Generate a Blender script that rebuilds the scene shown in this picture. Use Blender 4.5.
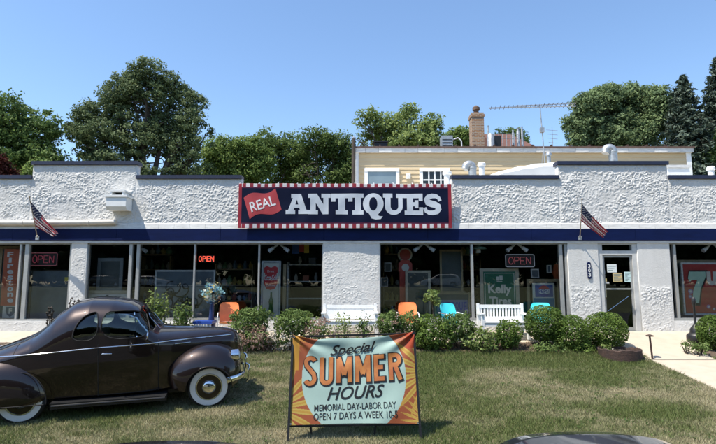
import bpy, bmesh, math, random
import numpy as np
from mathutils import Vector, Matrix
for o in list(bpy.data.objects): bpy.data.objects.remove(o)
S = bpy.context.scene; COL = S.collection
rad = math.radians
# ------------------------------------------------------------------ camera
PITCH = rad(6.8); FPX = 517.0; CZ = 2.65
cam = bpy.data.cameras.new('camera'); cam.sensor_width = 36; cam.lens = 36*FPX/716; cam.clip_end = 2000
cam_o = bpy.data.objects.new('camera', cam); COL.objects.link(cam_o)
cam_o.location = (0, 0, CZ); cam_o.rotation_euler = (rad(90)+PITCH, 0, 0); S.camera = cam_o
# ------------------------------------------------------------------ sky and sun
SUN_FROM = Vector((-0.40, -0.235, 0.88)).normalized()
w = bpy.data.worlds.new('World'); S.world = w; w.use_nodes = True
nt = w.node_tree; nt.nodes.clear()
sky = nt.nodes.new('ShaderNodeTexSky'); sky.sky_type = 'NISHITA'; sky.sun_disc = False
sky.sun_elevation = math.asin(SUN_FROM.z); sky.sun_rotation = math.atan2(SUN_FROM.x, SUN_FROM.y) % (2*math.pi)
sky.altitude = 200; sky.air_density = 1.2; sky.dust_density = 0.3; sky.ozone_density = 5.0
bg = nt.nodes.new('ShaderNodeBackground'); bg.inputs['Strength'].default_value = 0.15
wo = nt.nodes.new('ShaderNodeOutputWorld')
nt.links.new(sky.outputs[0], bg.inputs[0]); nt.links.new(bg.outputs[0], wo.inputs[0])
sl = bpy.data.lights.new('sun', 'SUN'); sl.energy = 4.8; sl.angle = rad(0.5); sl.color = (1, .94, .83)
so = bpy.data.objects.new('sun', sl); COL.objects.link(so); so.location = (-20, -20, 40)
so.rotation_euler = (-SUN_FROM).to_track_quat('-Z', 'Y').to_euler()
S.view_settings.view_transform = 'Standard'; S.view_settings.look = 'None'
S.view_settings.exposure = 0.6; S.view_settings.gamma = 1.0; S.view_settings.use_curve_mapping = False
S.render.engine = 'CYCLES'
S.cycles.use_denoising = True
S.cycles.transparent_max_bounces = 16; S.cycles.max_bounces = 8
# ------------------------------------------------------------------ helpers
rng = np.random.default_rng(7); random.seed(7)
def ray(px, py):
    u = (px-358)/FPX; v = (222-py)/FPX
    return np.array([u, math.cos(PITCH)-v*math.sin(PITCH), math.sin(PITCH)+v*math.cos(PITCH)])
def at(px, py, Y):
    """where the pixel's sight line meets the vertical plane at distance Y"""
    r = ray(px, py); r = r*(Y/r[1]); return Vector((r[0], r[1], r[2]+CZ))
GP = [(-400, 2.2), (-34, 2.2), (-20, 0), (4.5, 0), (6.5, .31), (12, .86), (14.4, 1.34), (600, 1.34)]
def g(y): return float(np.interp(y, [a for a, _ in GP], [b for _, b in GP]))
WORLD = {}
def link(o, parent=None):
    COL.objects.link(o)
    if parent is not None: o.parent = parent
    return o
def tag(o, label=None, cat=None, group=None, kind=None):
    if label: o['label'] = label
    if cat: o['category'] = cat
    if group: o['group'] = group
    if kind: o['kind'] = kind
    return o
def thing(name, label, cat, loc=(0, 0, 0), group=None, mat=None):
    o = bpy.data.objects.new(name, None); link(o); o.empty_display_size = .1
    M = mat if mat is not None else Matrix.Translation(Vector(loc))
    o.matrix_world = M; o.location, q, s = M.decompose(); o.rotation_euler = q.to_euler()
    WORLD[o.name] = M.copy()
    return tag(o, label, cat, group)
class MB:
    def __init__(s): s.v = []; s.f = []; s.m = []
    def add(s, vs, fs, m=0):
        b = len(s.v); s.v += [tuple(p) for p in vs]; s.f += [tuple(i+b for i in f) for f in fs]; s.m += [m]*len(fs); return s
    def box(s, x0, x1, y0, y1, z0, z1, m=0):
        vs = [(x, y, z) for z in (z0, z1) for y in (y0, y1) for x in (x0, x1)]
        return s.add(vs, [(0, 2, 3, 1), (4, 5, 7, 6), (0, 1, 5, 4), (2, 6, 7, 3), (0, 4, 6, 2), (1, 3, 7, 5)], m)
    def bar(s, a, b, wx, wy, m=0, up=(0, 0, 1)):
        a = Vector(a); b = Vector(b); d = (b-a).normalized(); u = Vector(up)
        if abs(d.dot(u)) > .95: u = Vector((0, 1, 0))
        x = d.cross(u).normalized()*wx/2; y = x.cross(d).normalized()*wy/2
        vs = [p+i*x+j*y for p in (a, b) for i, j in ((-1, -1), (1, -1), (1, 1), (-1, 1))]
        return s.add(vs, [(3, 2, 1, 0), (4, 5, 6, 7), (0, 1, 5, 4), (1, 2, 6, 5), (2, 3, 7, 6), (3, 0, 4, 7)], m)
    def tube(s, pts, r, n=8, m=0, closed=False):
        pts = [Vector(p) for p in pts]; k = len(pts); R = r if hasattr(r, '__len__') else [r]*k
        rings = []; prev = None
        for i, p in enumerate(pts):
            if closed: d = (pts[(i+1) % k]-pts[i-1])
            else: d = pts[min(i+1, k-1)]-pts[max(i-1, 0)]
            d.normalize()
            if prev is None:
                u = Vector((0, 0, 1)) if abs(d.z) < .9 else Vector((1, 0, 0))
            else: u = prev
            x = (u-d*u.dot(d)); x.normalize(); y = d.cross(x); prev = x
            rings.append([p+x*R[i]*math.cos(t)+y*R[i]*math.sin(t) for t in [2*math.pi*j/n for j in range(n)]])
        vs = [q for rg in rings for q in rg]; fs = []
        for i in range(k if closed else k-1):
            a = i*n; b = ((i+1) % k)*n
            for j in range(n): fs.append((a+j, a+(j+1) % n, b+(j+1) % n, b+j))
        if not closed: fs += [tuple(range(n-1, -1, -1)), tuple((k-1)*n+j for j in range(n))]
        return s.add(vs, fs, m)
    def lathe(s, prof, o=(0, 0, 0), n=24, axis='z', m=0, caps=True):
        """prof: (radius, height) pairs"""
        o = Vector(o); vs = []; fs = []
        for r, h in prof:
            for j in range(n):
                t = 2*math.pi*j/n; c, q = r*math.cos(t), r*math.sin(t)
                vs.append(o+Vector({'z': (c, q, h), 'y': (c, h, -q), 'x': (h, c, q)}[axis]))
        for i in range(len(prof)-1):
            for j in range(n): fs.append((i*n+j, i*n+(j+1) % n, (i+1)*n+(j+1) % n, (i+1)*n+j))
        if caps: fs += [tuple(range(n-1, -1, -1)), tuple((len(prof)-1)*n+j for j in range(n))]
        return s.add(vs, fs, m)
    def prism(s, poly, fn0, fn1, m=0):
        n = len(poly); vs = [fn0(*p) for p in poly]+[fn1(*p) for p in poly]
        return s.add(vs, [tuple(range(n)), tuple(range(2*n-1, n-1, -1))]+[(i, i+n, (i+1) % n+n, (i+1) % n) for i in range(n)], m)
    def build(s, name, mats, parent=None, local=False, smooth=None, **kw):
        me = bpy.data.meshes.new(name)
        vs = s.v
        if parent is not None and not local:
            Mi = WORLD[root_of(parent).name].inverted(); vs = [Mi @ Vector(p) for p in vs]
        me.from_pydata([tuple(p) for p in vs], [], s.f)
        for mm in (mats if isinstance(mats, (list, tuple)) else [mats]): me.materials.append(mm)
        if any(s.m): me.polygons.foreach_set('material_index', s.m)
        bm = bmesh.new(); bm.from_mesh(me); bmesh.ops.recalc_face_normals(bm, faces=bm.faces); bm.to_mesh(me); bm.free()
        if smooth is not None:
            me.shade_smooth(); me.set_sharp_from_angle(angle=rad(smooth))
        o = bpy.data.objects.new(name, me); link(o, parent); tag(o, **kw); return o
def root_of(o):
    while o.parent is not None: o = o.parent
    return o
def np_mesh(name, V, F, mat, parent=None, col=None, smooth=False, local=False):
    """V (n,3), F (m,k) arrays, col (n,3) point colours"""
    V = np.asarray(V, dtype=np.float64); F = np.asarray(F, dtype=np.int32)
    if parent is not None and not local:
        Mi = np.array(WORLD[root_of(parent).name].inverted()); V = V@Mi[:3, :3].T+Mi[:3, 3]
    me = bpy.data.meshes.new(name); me.vertices.add(len(V)); me.vertices.foreach_set('co', V.astype(np.float32).ravel())
    k = F.shape[1]; me.loops.add(F.size); me.loops.foreach_set('vertex_index', F.ravel())
    me.polygons.add(len(F)); me.polygons.foreach_set('loop_start', np.arange(0, F.size, k, dtype=np.int32))
    me.update(calc_edges=True); me.validate()
    if smooth: me.shade_smooth()
    if col is not None:
        a = me.color_attributes.new('col', 'FLOAT_COLOR', 'POINT')
        a.data.foreach_set('color', np.c_[col, np.ones(len(col))].astype(np.float32).ravel())
    me.materials.append(mat)
    o = bpy.data.objects.new(name, me); link(o, parent); return o
TAB = rng.random((256, 256))
def vn(x, y, seed=0):
    x = np.asarray(x, float)+seed*17.3; y = np.asarray(y, float)+seed*31.7
    xi = np.floor(x).astype(int); yi = np.floor(y).astype(int); fx = x-xi; fy = y-yi
    fx = fx*fx*(3-2*fx); fy = fy*fy*(3-2*fy)
    def T(a, b): return TAB[a % 256, b % 256]
    return (T(xi, yi)*(1-fx)+T(xi+1, yi)*fx)*(1-fy)+(T(xi, yi+1)*(1-fx)+T(xi+1, yi+1)*fx)*fy
# ------------------------------------------------------------------ materials
def mat(name, c, rough=.6, metal=0, var=.0, scale=8, bump=0, bscale=None, coat=0, emit=0, spec=.5, c2=None, coords='Object', stretch=None):
    m = bpy.data.materials.new(name); m.use_nodes = True; n = m.node_tree; b = n.nodes['Principled BSDF']
    b.inputs['Base Color'].default_value = (*c, 1); b.inputs['Roughness'].default_value = rough
    b.inputs['Metallic'].default_value = metal; b.inputs['Coat Weight'].default_value = coat; b.inputs['Coat Roughness'].default_value = .03
    b.inputs['Specular IOR Level'].default_value = spec
    if emit: b.inputs['Emission Color'].default_value = (*c, 1); b.inputs['Emission Strength'].default_value = emit
    tc = n.nodes.new('ShaderNodeTexCoord'); src = tc.outputs[coords]
    if stretch:
        mp = n.nodes.new('ShaderNodeMapping'); mp.inputs['Scale'].default_value = stretch; n.links.new(src, mp.inputs[0]); src = mp.outputs[0]
    if var or c2:
        t = n.nodes.new('ShaderNodeTexNoise'); t.inputs['Scale'].default_value = scale; t.inputs['Detail'].default_value = 6; t.inputs['Roughness'].default_value = .65
        n.links.new(src, t.inputs['Vector'])
        r = n.nodes.new('ShaderNodeValToRGB'); r.color_ramp.elements[0].position = .32; r.color_ramp.elements[1].position = .68
        lo = c2 if c2 else tuple(x*(1-var) for x in c); hi = c if c2 else tuple(min(1, x*(1+var)) for x in c)
        r.color_ramp.elements[0].color = (*lo, 1); r.color_ramp.elements[1].color = (*hi, 1)
        n.links.new(t.outputs['Fac'], r.inputs[0]); n.links.new(r.outputs[0], b.inputs['Base Color'])
    if bump:
        t2 = n.nodes.new('ShaderNodeTexNoise'); t2.inputs['Scale'].default_value = bscale or scale*3; t2.inputs['Detail'].default_value = 5
        n.links.new(src, t2.inputs['Vector'])
        bu = n.nodes.new('ShaderNodeBump'); bu.inputs['Strength'].default_value = bump; bu.inputs['Distance'].default_value = .02
        n.links.new(t2.outputs['Fac'], bu.inputs['Height']); n.links.new(bu.outputs[0], b.inputs['Normal'])
    return m
def attr_mat(name, rough=.6, trans=0, spec=.3, bump=0, bscale=60):
    m = bpy.data.materials.new(name); m.use_nodes = True; n = m.node_tree; b = n.nodes['Principled BSDF']
    a = n.nodes.new('ShaderNodeAttribute'); a.attribute_name = 'col'
    n.links.new(a.outputs['Color'], b.inputs['Base Color']); b.inputs['Roughness'].default_value = rough; b.inputs['Specular IOR Level'].default_value = spec
    if bump:
        tc = n.nodes.new('ShaderNodeTexCoord'); t2 = n.nodes.new('ShaderNodeTexNoise'); t2.inputs['Scale'].default_value = bscale; n.links.new(tc.outputs['Object'], t2.inputs['Vector'])
        bu = n.nodes.new('ShaderNodeBump'); bu.inputs['Strength'].default_value = bump; bu.inputs['Distance'].default_value = .02
        n.links.new(t2.outputs['Fac'], bu.inputs['Height']); n.links.new(bu.outputs[0], b.inputs['Normal'])
    if trans:
        t = n.nodes.new('ShaderNodeBsdfTranslucent'); n.links.new(a.outputs['Color'], t.inputs[0])
        mx = n.nodes.new('ShaderNodeMixShader'); mx.inputs[0].default_value = trans
        n.links.new(b.outputs[0], mx.inputs[1]); n.links.new(t.outputs[0], mx.inputs[2]); n.links.new(mx.outputs[0], n.nodes['Material Output'].inputs[0])
    return m
def glass_mat(name, tint, refl=1.0, ior=1.5):
    m = bpy.data.materials.new(name); m.use_nodes = True; n = m.node_tree; n.nodes.remove(n.nodes['Principled BSDF'])
    t = n.nodes.new('ShaderNodeBsdfTransparent'); t.inputs[0].default_value = (*tint, 1)
    gl = n.nodes.new('ShaderNodeBsdfGlossy'); gl.inputs['Roughness'].default_value = .0; gl.inputs[0].default_value = (refl, refl, refl, 1)
    tc = n.nodes.new('ShaderNodeTexCoord'); ns = n.nodes.new('ShaderNodeTexNoise'); ns.inputs['Scale'].default_value = .7; n.links.new(tc.outputs['Object'], ns.inputs['Vector'])
    bu = n.nodes.new('ShaderNodeBump'); bu.inputs['Strength'].default_value = .03; bu.inputs['Distance'].default_value = .05
    n.links.new(ns.outputs['Fac'], bu.inputs['Height']); n.links.new(bu.outputs[0], gl.inputs['Normal'])
    fr = n.nodes.new('ShaderNodeFresnel'); fr.inputs[0].default_value = ior
    mx = n.nodes.new('ShaderNodeMixShader'); n.links.new(fr.outputs[0], mx.inputs[0]); n.links.new(t.outputs[0], mx.inputs[1]); n.links.new(gl.outputs[0], mx.inputs[2])
    n.links.new(mx.outputs[0], n.nodes['Material Output'].inputs[0]); return m
M = {}
M['stucco'] = mat('white_stucco', (.74, .725, .69), .9, c2=(.64, .625, .59), scale=1.6, bump=.6, bscale=110, stretch=(1.6, 1, .45))
M['white'] = mat('white_paint', (.78, .78, .76), .5, var=.05, scale=5)
M['offwhite'] = mat('weathered_white_paint', (.72, .71, .68), .6, c2=(.5, .49, .47), scale=4, stretch=(1, 1, 6))
M['beige'] = mat('beige_pipe_paint', (.62, .57, .50), .5, var=.12, scale=4)
M['navy'] = mat('navy_paint', (.0035, .010, .056), .55, spec=.15, var=.22, scale=1.7, stretch=(1, 1, 4))
M['navy_dark'] = mat('dark_navy_metal', (.018, .024, .055), .5, var=.2, scale=3)
M['alu'] = mat('aluminium_frame', (.42, .42, .40), .38, .35, var=.12, scale=5)
M['alu_light'] = mat('pale_door_frame', (.55, .55, .53), .5, .1, var=.12, scale=5)
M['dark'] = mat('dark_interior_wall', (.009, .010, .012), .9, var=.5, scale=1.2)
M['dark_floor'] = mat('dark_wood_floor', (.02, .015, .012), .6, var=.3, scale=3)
M['glass'] = glass_mat('shop_glass', (.98, .99, .99), 1.0, 1.45)
M['carglass'] = glass_mat('car_glass', (.8, .85, .82), 1.0, 1.5)
M['asphalt'] = mat('asphalt', (.05, .05, .052), .9, var=.3, scale=3, bump=.4, bscale=200)
M['soil'] = mat('lawn_soil', (.22, .18, .10), .95, c2=(.13, .12, .06), scale=3, bump=.6, bscale=60)
M['mulch'] = mat('bed_mulch', (.17, .115, .075), .95, c2=(.07, .05, .035), scale=22, bump=1, bscale=70)
M['concrete'] = mat('concrete_paving', (.52, .44, .34), .9, c2=(.43, .365, .28), scale=2.5, bump=.25, bscale=120)
M['far_ground'] = mat('dry_ground', (.10, .11, .05), .95, var=.3, scale=.4)
M['black'] = mat('black_metal', (.012, .012, .013), .45, var=.3, scale=8)
M['chrome'] = mat('chrome', (.75, .75, .76), .12, 1, var=.08, scale=20)
M['galv'] = mat('galvanised_steel', (.42, .43, .43), .45, .6, var=.25, scale=9)
M['leaf'] = attr_mat('leaf', .55, .38, .14)
M['needle'] = attr_mat('needles', .6, .12, .2)
M['grass'] = attr_mat('grass_blades', .65, .3, .2)
M['print'] = attr_mat('printed_vinyl', .48, .18, .22)
M['cloth'] = attr_mat('printed_cloth', .75, .25, .2)
M['bark'] = mat('bark', (.085, .065, .05), .95, c2=(.04, .032, .026), scale=6, bump=1, bscale=12, stretch=(1, 1, .25))
M['wood'] = mat('gold_wood_frame', (.30, .22, .12), .5, var=.25, scale=9, stretch=(1, 1, .2))
M['creamframe'] = mat('cream_wood_frame', (.45, .39, .29), .5, var=.15, scale=9)
M['rust'] = mat('rusty_steel', (.075, .04, .028), .8, c2=(.03, .02, .017), scale=14, bump=.5, bscale=40)

# ------------------------------------------------------------------ setting: ground sheets
def sheet(name, x0, x1, y0, y1, dz, m, kind='structure', nx=1):
    ys = sorted(set([y0, y1]+[a for a, _ in GP if y0 < a < y1]))
    V = [(x0+(x1-x0)*i/nx, y, g(y)+dz) for y in ys for i in range(nx+1)]
    F = [(r*(nx+1)+i, r*(nx+1)+i+1, (r+1)*(nx+1)+i+1, (r+1)*(nx+1)+i) for r in range(len(ys)-1) for i in range(nx)]
    b = MB(); b.add(V, F); o = b.build(name, m); o['kind'] = kind; return o
sheet('ground', -500, 500, -400, 600, 0, M['far_ground'])
sheet('parking_lot', -60, 60, -19, 4.9, .004, M['asphalt'])
sheet('street', -90, 90, -47, -36, .004, M['asphalt'])
sheet('lawn', -40, 6.72, 4.9, 12.6, .008, M['soil'])
sheet('lawn', 8.25, 40, 4.9, 12.3, .008, M['soil'])
sheet('flower_bed', -30, 5.9, 12.6, 13.45, .012, M['mulch'])
sheet('flower_bed', 8.25, 14, 12.3, 13.3, .012, M['mulch'])
sheet('pavement', -30, 5.9, 13.45, 14.42, .016, M['concrete'])
sheet('pavement', 5.9, 8.25, 12.15, 14.42, .016, M['concrete'])
sheet('pavement', 8.25, 30, 13.3, 14.42, .016, M['concrete'])
sheet('walkway', 6.72, 8.25, 4.9, 12.15, .016, M['concrete'])
jb = MB()                                             # joints cut in the slabs
for y in (8.6, 12.16):
    for x0, x1 in (((6.72, 8.25),) if y < 12 else ((5.9, 8.25),)):
        jb.add([(x0, y, g(y)+.020), (x1, y, g(y)+.020), (x1, y+.025, g(y+.025)+.020), (x0, y+.025, g(y+.025)+.020)], [(0, 1, 2, 3)])
o = jb.build('paving_joint', mat('joint_dirt', (.12, .10, .08), .95, var=.3)); o['kind'] = 'structure'

# ------------------------------------------------------------------ text helpers
def text2d(s, offset=0., shear=0., extrude=0., spacing=1.):
    cu = bpy.data.curves.new('t', 'FONT'); cu.body = s; cu.size = 1; cu.offset = offset; cu.shear = shear; cu.extrude = extrude; cu.space_character = spacing; cu.resolution_u = 4
    o = bpy.data.objects.new('t', cu); COL.objects.link(o); bpy.context.view_layer.update()
    me = bpy.data.meshes.new_from_object(o.evaluated_get(bpy.context.evaluated_depsgraph_get()))
    v = np.array([p.co[:] for p in me.vertices]); f = [tuple(p.vertices) for p in me.polygons]
    bpy.data.objects.remove(o); bpy.data.meshes.remove(me); bpy.data.curves.remove(cu)
    return v, f
def poly2d(splines):
    """even-odd filled outlines -> verts, faces"""
    cu = bpy.data.curves.new('t', 'CURVE'); cu.dimensions = '2D'; cu.fill_mode = 'BOTH'
    for sp in splines:
        s = cu.splines.new('POLY'); s.points.add(len(sp)-1)
        for p, q in zip(s.points, sp): p.co = (q[0], q[1], 0, 1)
        s.use_cyclic_u = True
    o = bpy.data.objects.new('t', cu); COL.objects.link(o); bpy.context.view_layer.update()
    me = bpy.data.meshes.new_from_object(o.evaluated_get(bpy.context.evaluated_depsgraph_get()))
    v = np.array([p.co[:] for p in me.vertices]); f = [tuple(p.vertices) for p in me.polygons]
    bpy.data.objects.remove(o); bpy.data.meshes.remove(me); bpy.data.curves.remove(cu)
    return v, f
def norm01(v):
    v = v.copy(); lo = v.min(0); hi = v.max(0); v[:, 0] = (v[:, 0]-lo[0])/(hi[0]-lo[0]); v[:, 1] = (v[:, 1]-lo[1])/(hi[1]-lo[1]); return v
def subdiv(v, f, maxlen, cuts=5):
    bm = bmesh.new(); vs = [bm.verts.new(p) for p in v]
    for q in f:
        try: bm.faces.new([vs[i] for i in q])
        except ValueError: pass
    bmesh.ops.triangulate(bm, faces=bm.faces)
    for _ in range(cuts):
        e = [e for e in bm.edges if e.calc_length() > maxlen]
        if not e: break
        bmesh.ops.subdivide_edges(bm, edges=e, cuts=1); bmesh.ops.triangulate(bm, faces=bm.faces)
    bm.verts.index_update(); V = np.array([p.co[:] for p in bm.verts]); F = [tuple(p.index for p in q.verts) for q in bm.faces]; bm.free(); return V, F
def rect_text(name, s, px0, py0, px1, py1, Y, m, parent, offset=0., shear=0., rot=0, depth=0.):
    """lettering filling the rectangle on the vertical plane Y"""
    v, f = text2d(s, offset, shear); v = norm01(v); a = at(px0, py0, Y); b = at(px1, py1, Y)
    # use one x scale so that the lettering stays a rectangle on its plane
    P = [(a.x+(b.x-a.x)*p[0], Y, b.z+(a.z-b.z)*p[1]) for p in v]
    bm = MB(); bm.add(P, f); return bm.build(name, m, parent)

# ------------------------------------------------------------------ the shop
WY = 14.4
def X(px, py=245): return at(px, py, WY).x
def Z(py): return at(358, py, WY).z
ZB, ZSILL, ZHEAD, ZBAND0, ZBAND1, ZLEDGE = 1.34, 1.66, Z(243), Z(240.5), Z(229), Z(222)
ZLO, ZHI = Z(179), Z(165)
shop = thing('antique_shop', 'white stucco antiques shop with a navy band over its display windows', 'shop', (0, WY, ZB))
def stucco_h(x, z, seed=0):
    wx = x+.03*vn(x*13, z*13, 5); wz = z+.03*vn(x*13, z*13, 9)
    n1 = vn(wx*4, wz*5, 1); n2 = vn(wx*29, wz*31, 2); n3 = vn(wx*43, wz*46, 3); n0 = vn(x*1.3, z*1.6, 11)
    cov = (.45+.55*np.clip((n1-.2)*2.6, 0, 1))*(.65+.6*n0)
    return .64*cov*(.021*np.clip((n2-.36)*1.9, 0, 1)**.9+.010*n3)+.006*n1
wall_v = []; wall_f = []; nv = 0
def stucco_panel(x0, x1, z0, z1, amp=1.0, amp_fn=None, step=.0115, thick=.22, y=WY):
    global nv
    nx = max(2, int((x1-x0)/step)); nz = max(2, int((z1-z0)/step))
    xs = np.linspace(x0, x1, nx+1); zs = np.linspace(z0, z1, nz+1); gx, gz = np.meshgrid(xs, zs)
    h = stucco_h(gx, gz)*(amp if amp_fn is None else amp_fn(gx, gz))
    edge = np.minimum(np.minimum(gx-x0, x1-gx), np.minimum(gz-z0, z1-gz)); h = h*np.clip(edge/.05, 0, 1)
    V = np.stack([gx, y-h, gz], -1).reshape(-1, 3); i = np.arange((nx+1)*(nz+1)).reshape(nz+1, nx+1)
    F = np.stack([i[:-1, :-1], i[:-1, 1:], i[1:, 1:], i[1:, :-1]], -1).reshape(-1, 4)
    B = np.array([(x0, y, z0), (x1, y, z0), (x1, y, z1), (x0, y, z1), (x0, y+thick, z0), (x1, y+thick, z0), (x1, y+thick, z1), (x0, y+thick, z1)])
    FB = np.array([(5, 4, 7, 6), (4, 0, 3, 7), (1, 5, 6, 2), (3, 2, 6, 7), (4, 5, 1, 0)])
    wall_v.append(V); wall_f.append(F+nv); nv += len(V); wall_v.append(B); wall_f.append(FB+nv); nv += 8
XE0, XE1 = -12.5, 13.5
# upper wall in segments that follow the stepped parapet
SEG = [(XE0, X(33, 170), ZLO), (X(33, 170), X(137, 170), ZHI), (X(137, 170), X(242, 175), ZLO), (X(242, 175), X(451, 175), Z(192)), (X(451, 175), X(558, 170), ZLO), (X(558, 170), X(667, 170), ZHI), (X(667, 170), XE1, ZLO)]
for a, b, t in SEG: stucco_panel(a, b, ZLEDGE-.05, t, 1.15)
def lower_amp(gx, gz): return .12+.88*np.clip((2.62+.12*(vn(gx*3, gz*0, 4)-.5)-gz)/.12, 0, 1)
PIERS = [(X(72), X(87.5), None), (X(323), X(379.5), None), (X(567.5), X(597.6), lower_amp), (X(637), X(669), lower_amp)]
for a, b, fn in PIERS: stucco_panel(a, b, ZB-.1, ZBAND0-.002, .55, fn)
SILLS = [(XE0, X(72)), (X(87.5), X(323)), (X(379.5), X(567.5)), (X(669), XE1)]
for a, b in SILLS: stucco_panel(a+.001, b-.001, ZB-.1, ZSILL-.02, .6)
o = np_mesh('stucco_wall', np.concatenate(wall_v), np.concatenate(wall_f), M['stucco'], shop)
# copings
for a, b, t in SEG:
    if abs(t-Z(192)) < .01: continue
    c = MB(); c.box(a-.03 if t == ZHI else a, b+.03 if t == ZHI else b, WY-.065, WY+.28, t+.002, t+.105); c.build('coping', M['navy_dark'], shop)
# ledge flashing, band, soffit
c = MB(); n = 60
for i in range(n):
    x0 = XE0+(XE1-XE0)*i/n; x1 = XE0+(XE1-XE0)*(i+1)/n-.004
    c.add([(x0, WY-.035, ZLEDGE-.045), (x1, WY-.035, ZLEDGE-.045), (x1, WY-.06, ZBAND1+.003), (x0, WY-.06, ZBAND1+.003), (x0, WY+.02, ZLEDGE), (x1, WY+.02, ZLEDGE), (x1, WY+.02, ZBAND1+.003), (x0, WY+.02, ZBAND1+.003)],
          [(3, 2, 1, 0), (0, 1, 5, 4), (2, 3, 7, 6), (0, 4, 7, 3), (1, 2, 6, 5)])
c.build('ledge_flashing', M['offwhite'], shop)
c = MB(); nb_ = 9
for i in range(nb_): a_ = XE0+(XE1-XE0)*i/nb_; b_ = XE0+(XE1-XE0)*(i+1)/nb_-.006; dy_ = .004*math.sin(i*2.7); c.box(a_, b_, WY-.065+dy_, WY+.2, ZBAND0+.003*math.sin(i*1.9), ZBAND1-.003*(i % 2))
c.build('fascia_band', M['navy'], shop)
c = MB(); c.box(XE0, XE1, WY-.035, WY-.0, ZHEAD+.004, ZBAND0-.002)
c.build('band_trim', M['offwhite'], shop)
c = MB(); c.tube([(XE0, WY-.11, Z(223.5)), (X(60, 223), WY-.11, Z(223.2)), (X(118, 222), WY-.11, Z(222.5))], .075, 12)
c.tube([(X(90, 223), WY-.11, Z(223)), (X(90, 223)+.05, WY-.11, Z(223))], .085, 12); c.tube([(X(25, 223), WY-.11, Z(223.3)), (X(25, 223)+.05, WY-.11, Z(223.3))], .085, 12)
c.build('drain_pipe', M['beige'], shop, smooth=40)
# scupper head box
c = MB(); xa, xb = X(113, 205), X(132.5, 205); z0, z1 = Z(212), Z(199.5)
c.prism([(0, z1), (0, z0+.1), (.08, z0), (.40, z0+.02), (.40, z1)], lambda a, b: (xa, WY-.42+a, b), lambda a, b: (xb, WY-.42+a, b))
c.box(xa-.03, xb+.03, WY-.45, WY-.02, z1+.001, z1+.06)
zz = Z(194)
for (p, q) in ((xa+.1, xa+.14), (xa+.42, xa+.46)): c.box(p, q, WY-.40, WY-.02, z1+.061, zz)
c.box(xa+.06, xa+.5, WY-.42, WY-.02, zz+.001, zz+.04); c.box(xa+.14, xa+.42, WY-.16, WY-.14, z1+.061, zz, 1)
c.build('scupper', [M['white'], M['black']], shop)
# roof, side walls, interior room
c = MB(); c.box(XE0, XE1, WY+.225, 19.9, 5.0, 5.12)
c.build('roof', mat('white_roof_membrane', (.7, .7, .68), .7, var=.1), shop)
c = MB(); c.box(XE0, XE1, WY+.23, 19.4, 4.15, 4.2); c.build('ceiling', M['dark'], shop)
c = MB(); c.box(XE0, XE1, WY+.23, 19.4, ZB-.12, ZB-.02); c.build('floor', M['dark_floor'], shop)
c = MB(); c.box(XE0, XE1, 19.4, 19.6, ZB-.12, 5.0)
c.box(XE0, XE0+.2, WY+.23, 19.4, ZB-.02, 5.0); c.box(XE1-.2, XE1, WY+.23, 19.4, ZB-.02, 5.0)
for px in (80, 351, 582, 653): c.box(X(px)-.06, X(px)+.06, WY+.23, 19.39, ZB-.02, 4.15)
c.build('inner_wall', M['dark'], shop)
# ceiling joists and faint stock on shelves far inside the room
# storefront windows
def win(x0, x1, posts=(), z0=ZSILL, z1=ZHEAD, left=.07, right=.07, bars=()):
    f = MB(); y0, y1 = WY+.05, WY+.15
    f.box(x0, x1, y0-.03, y1, z0-.018, z0+.05); f.box(x0, x1, y0, y1, z1-.03, z1)
    f.box(x0, x0+left, y0, y1, z0+.051, z1-.031); f.box(x1-right, x1, y0, y1, z0+.051, z1-.031)
    for p, wd in posts: f.box(p-wd/2, p+wd/2, y0-.01, y1, z0+.051, z1-.031)
    for a, b, z, h in bars: f.box(a, b, y0, y1-.01, z, z+h)
    w_ = f.build('shop_window', M['alu'], shop)
    xs = [x0+left]+[q for p, wd in posts for q in (p-wd/2, p+wd/2)]+[x1-right]
    for i in range(0, len(xs), 2):
        if xs[i+1]-xs[i] < .1: continue
        gm = MB(); gm.box(xs[i]+.001, xs[i+1]-.001, WY+.105, WY+.112, z0+.052, z1-.032); gm.build('pane', M['glass'], w_)
    return w_
win(X(-75), X(72), [(X(26.6), .11), (X(20), .05)], z0=Z(321))
win(X(87.5), X(323), [(X(130.5), .085), (X(138), .085), (X(194.6), .045), (X(259), .045)], left=.02, right=.03)
win(X(379.5), X(567.5), [(X(472), .065), (X(561), .09)], left=.03, right=.07)
win(X(669), X(900), [(X(675), .07), (X(790), .07)], left=.04)
# wood sheets closing the piers' inner gap are not seen.  Door with transom
xd0, xd1 = X(597.6), X(637); ZT0 = Z(250.5)
c = MB(); y0, y1 = WY+.03, WY+.16
c.box(xd0, xd0+.13, y0, y1, ZB, ZHEAD); c.box(xd1-.13, xd1, y0, y1, ZB, ZHEAD)
c.box(xd0+.131, xd1-.131, y0, y1, ZT0-.12, ZT0); c.box(xd0+.131, xd1-.131, y0, y1, ZHEAD-.04, ZHEAD)
c.box(xd0, xd1, y0-.06, y1, ZB-.04, ZB-.001)
df = c.build('door_frame', M['alu_light'], shop)
c = MB(); c.box(xd0+.132, xd1-.132, WY+.1, WY+.107, ZT0+.001, ZHEAD-.041); c.build('transom_pane', M['glass'], df)
a0, a1 = xd0+.136, xd1-.136; zt = ZT0-.125
c = MB(); yy0, yy1 = WY+.07, WY+.115
zm = Z(289)
c.box(a0, a0+.055, yy0, yy1, ZB+.01, zt); c.box(a1-.055, a1, yy0, yy1, ZB+.01, zt)
c.box(a0+.056, a1-.056, yy0, yy1, ZB+.01, ZB+.12); c.box(a0+.056, a1-.056, yy0, yy1, zt-.06, zt); c.box(a0+.056, a1-.056, yy0-.015, yy1, zm-.02, zm+.02)
door = c.build('door', M['alu'], shop)
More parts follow.
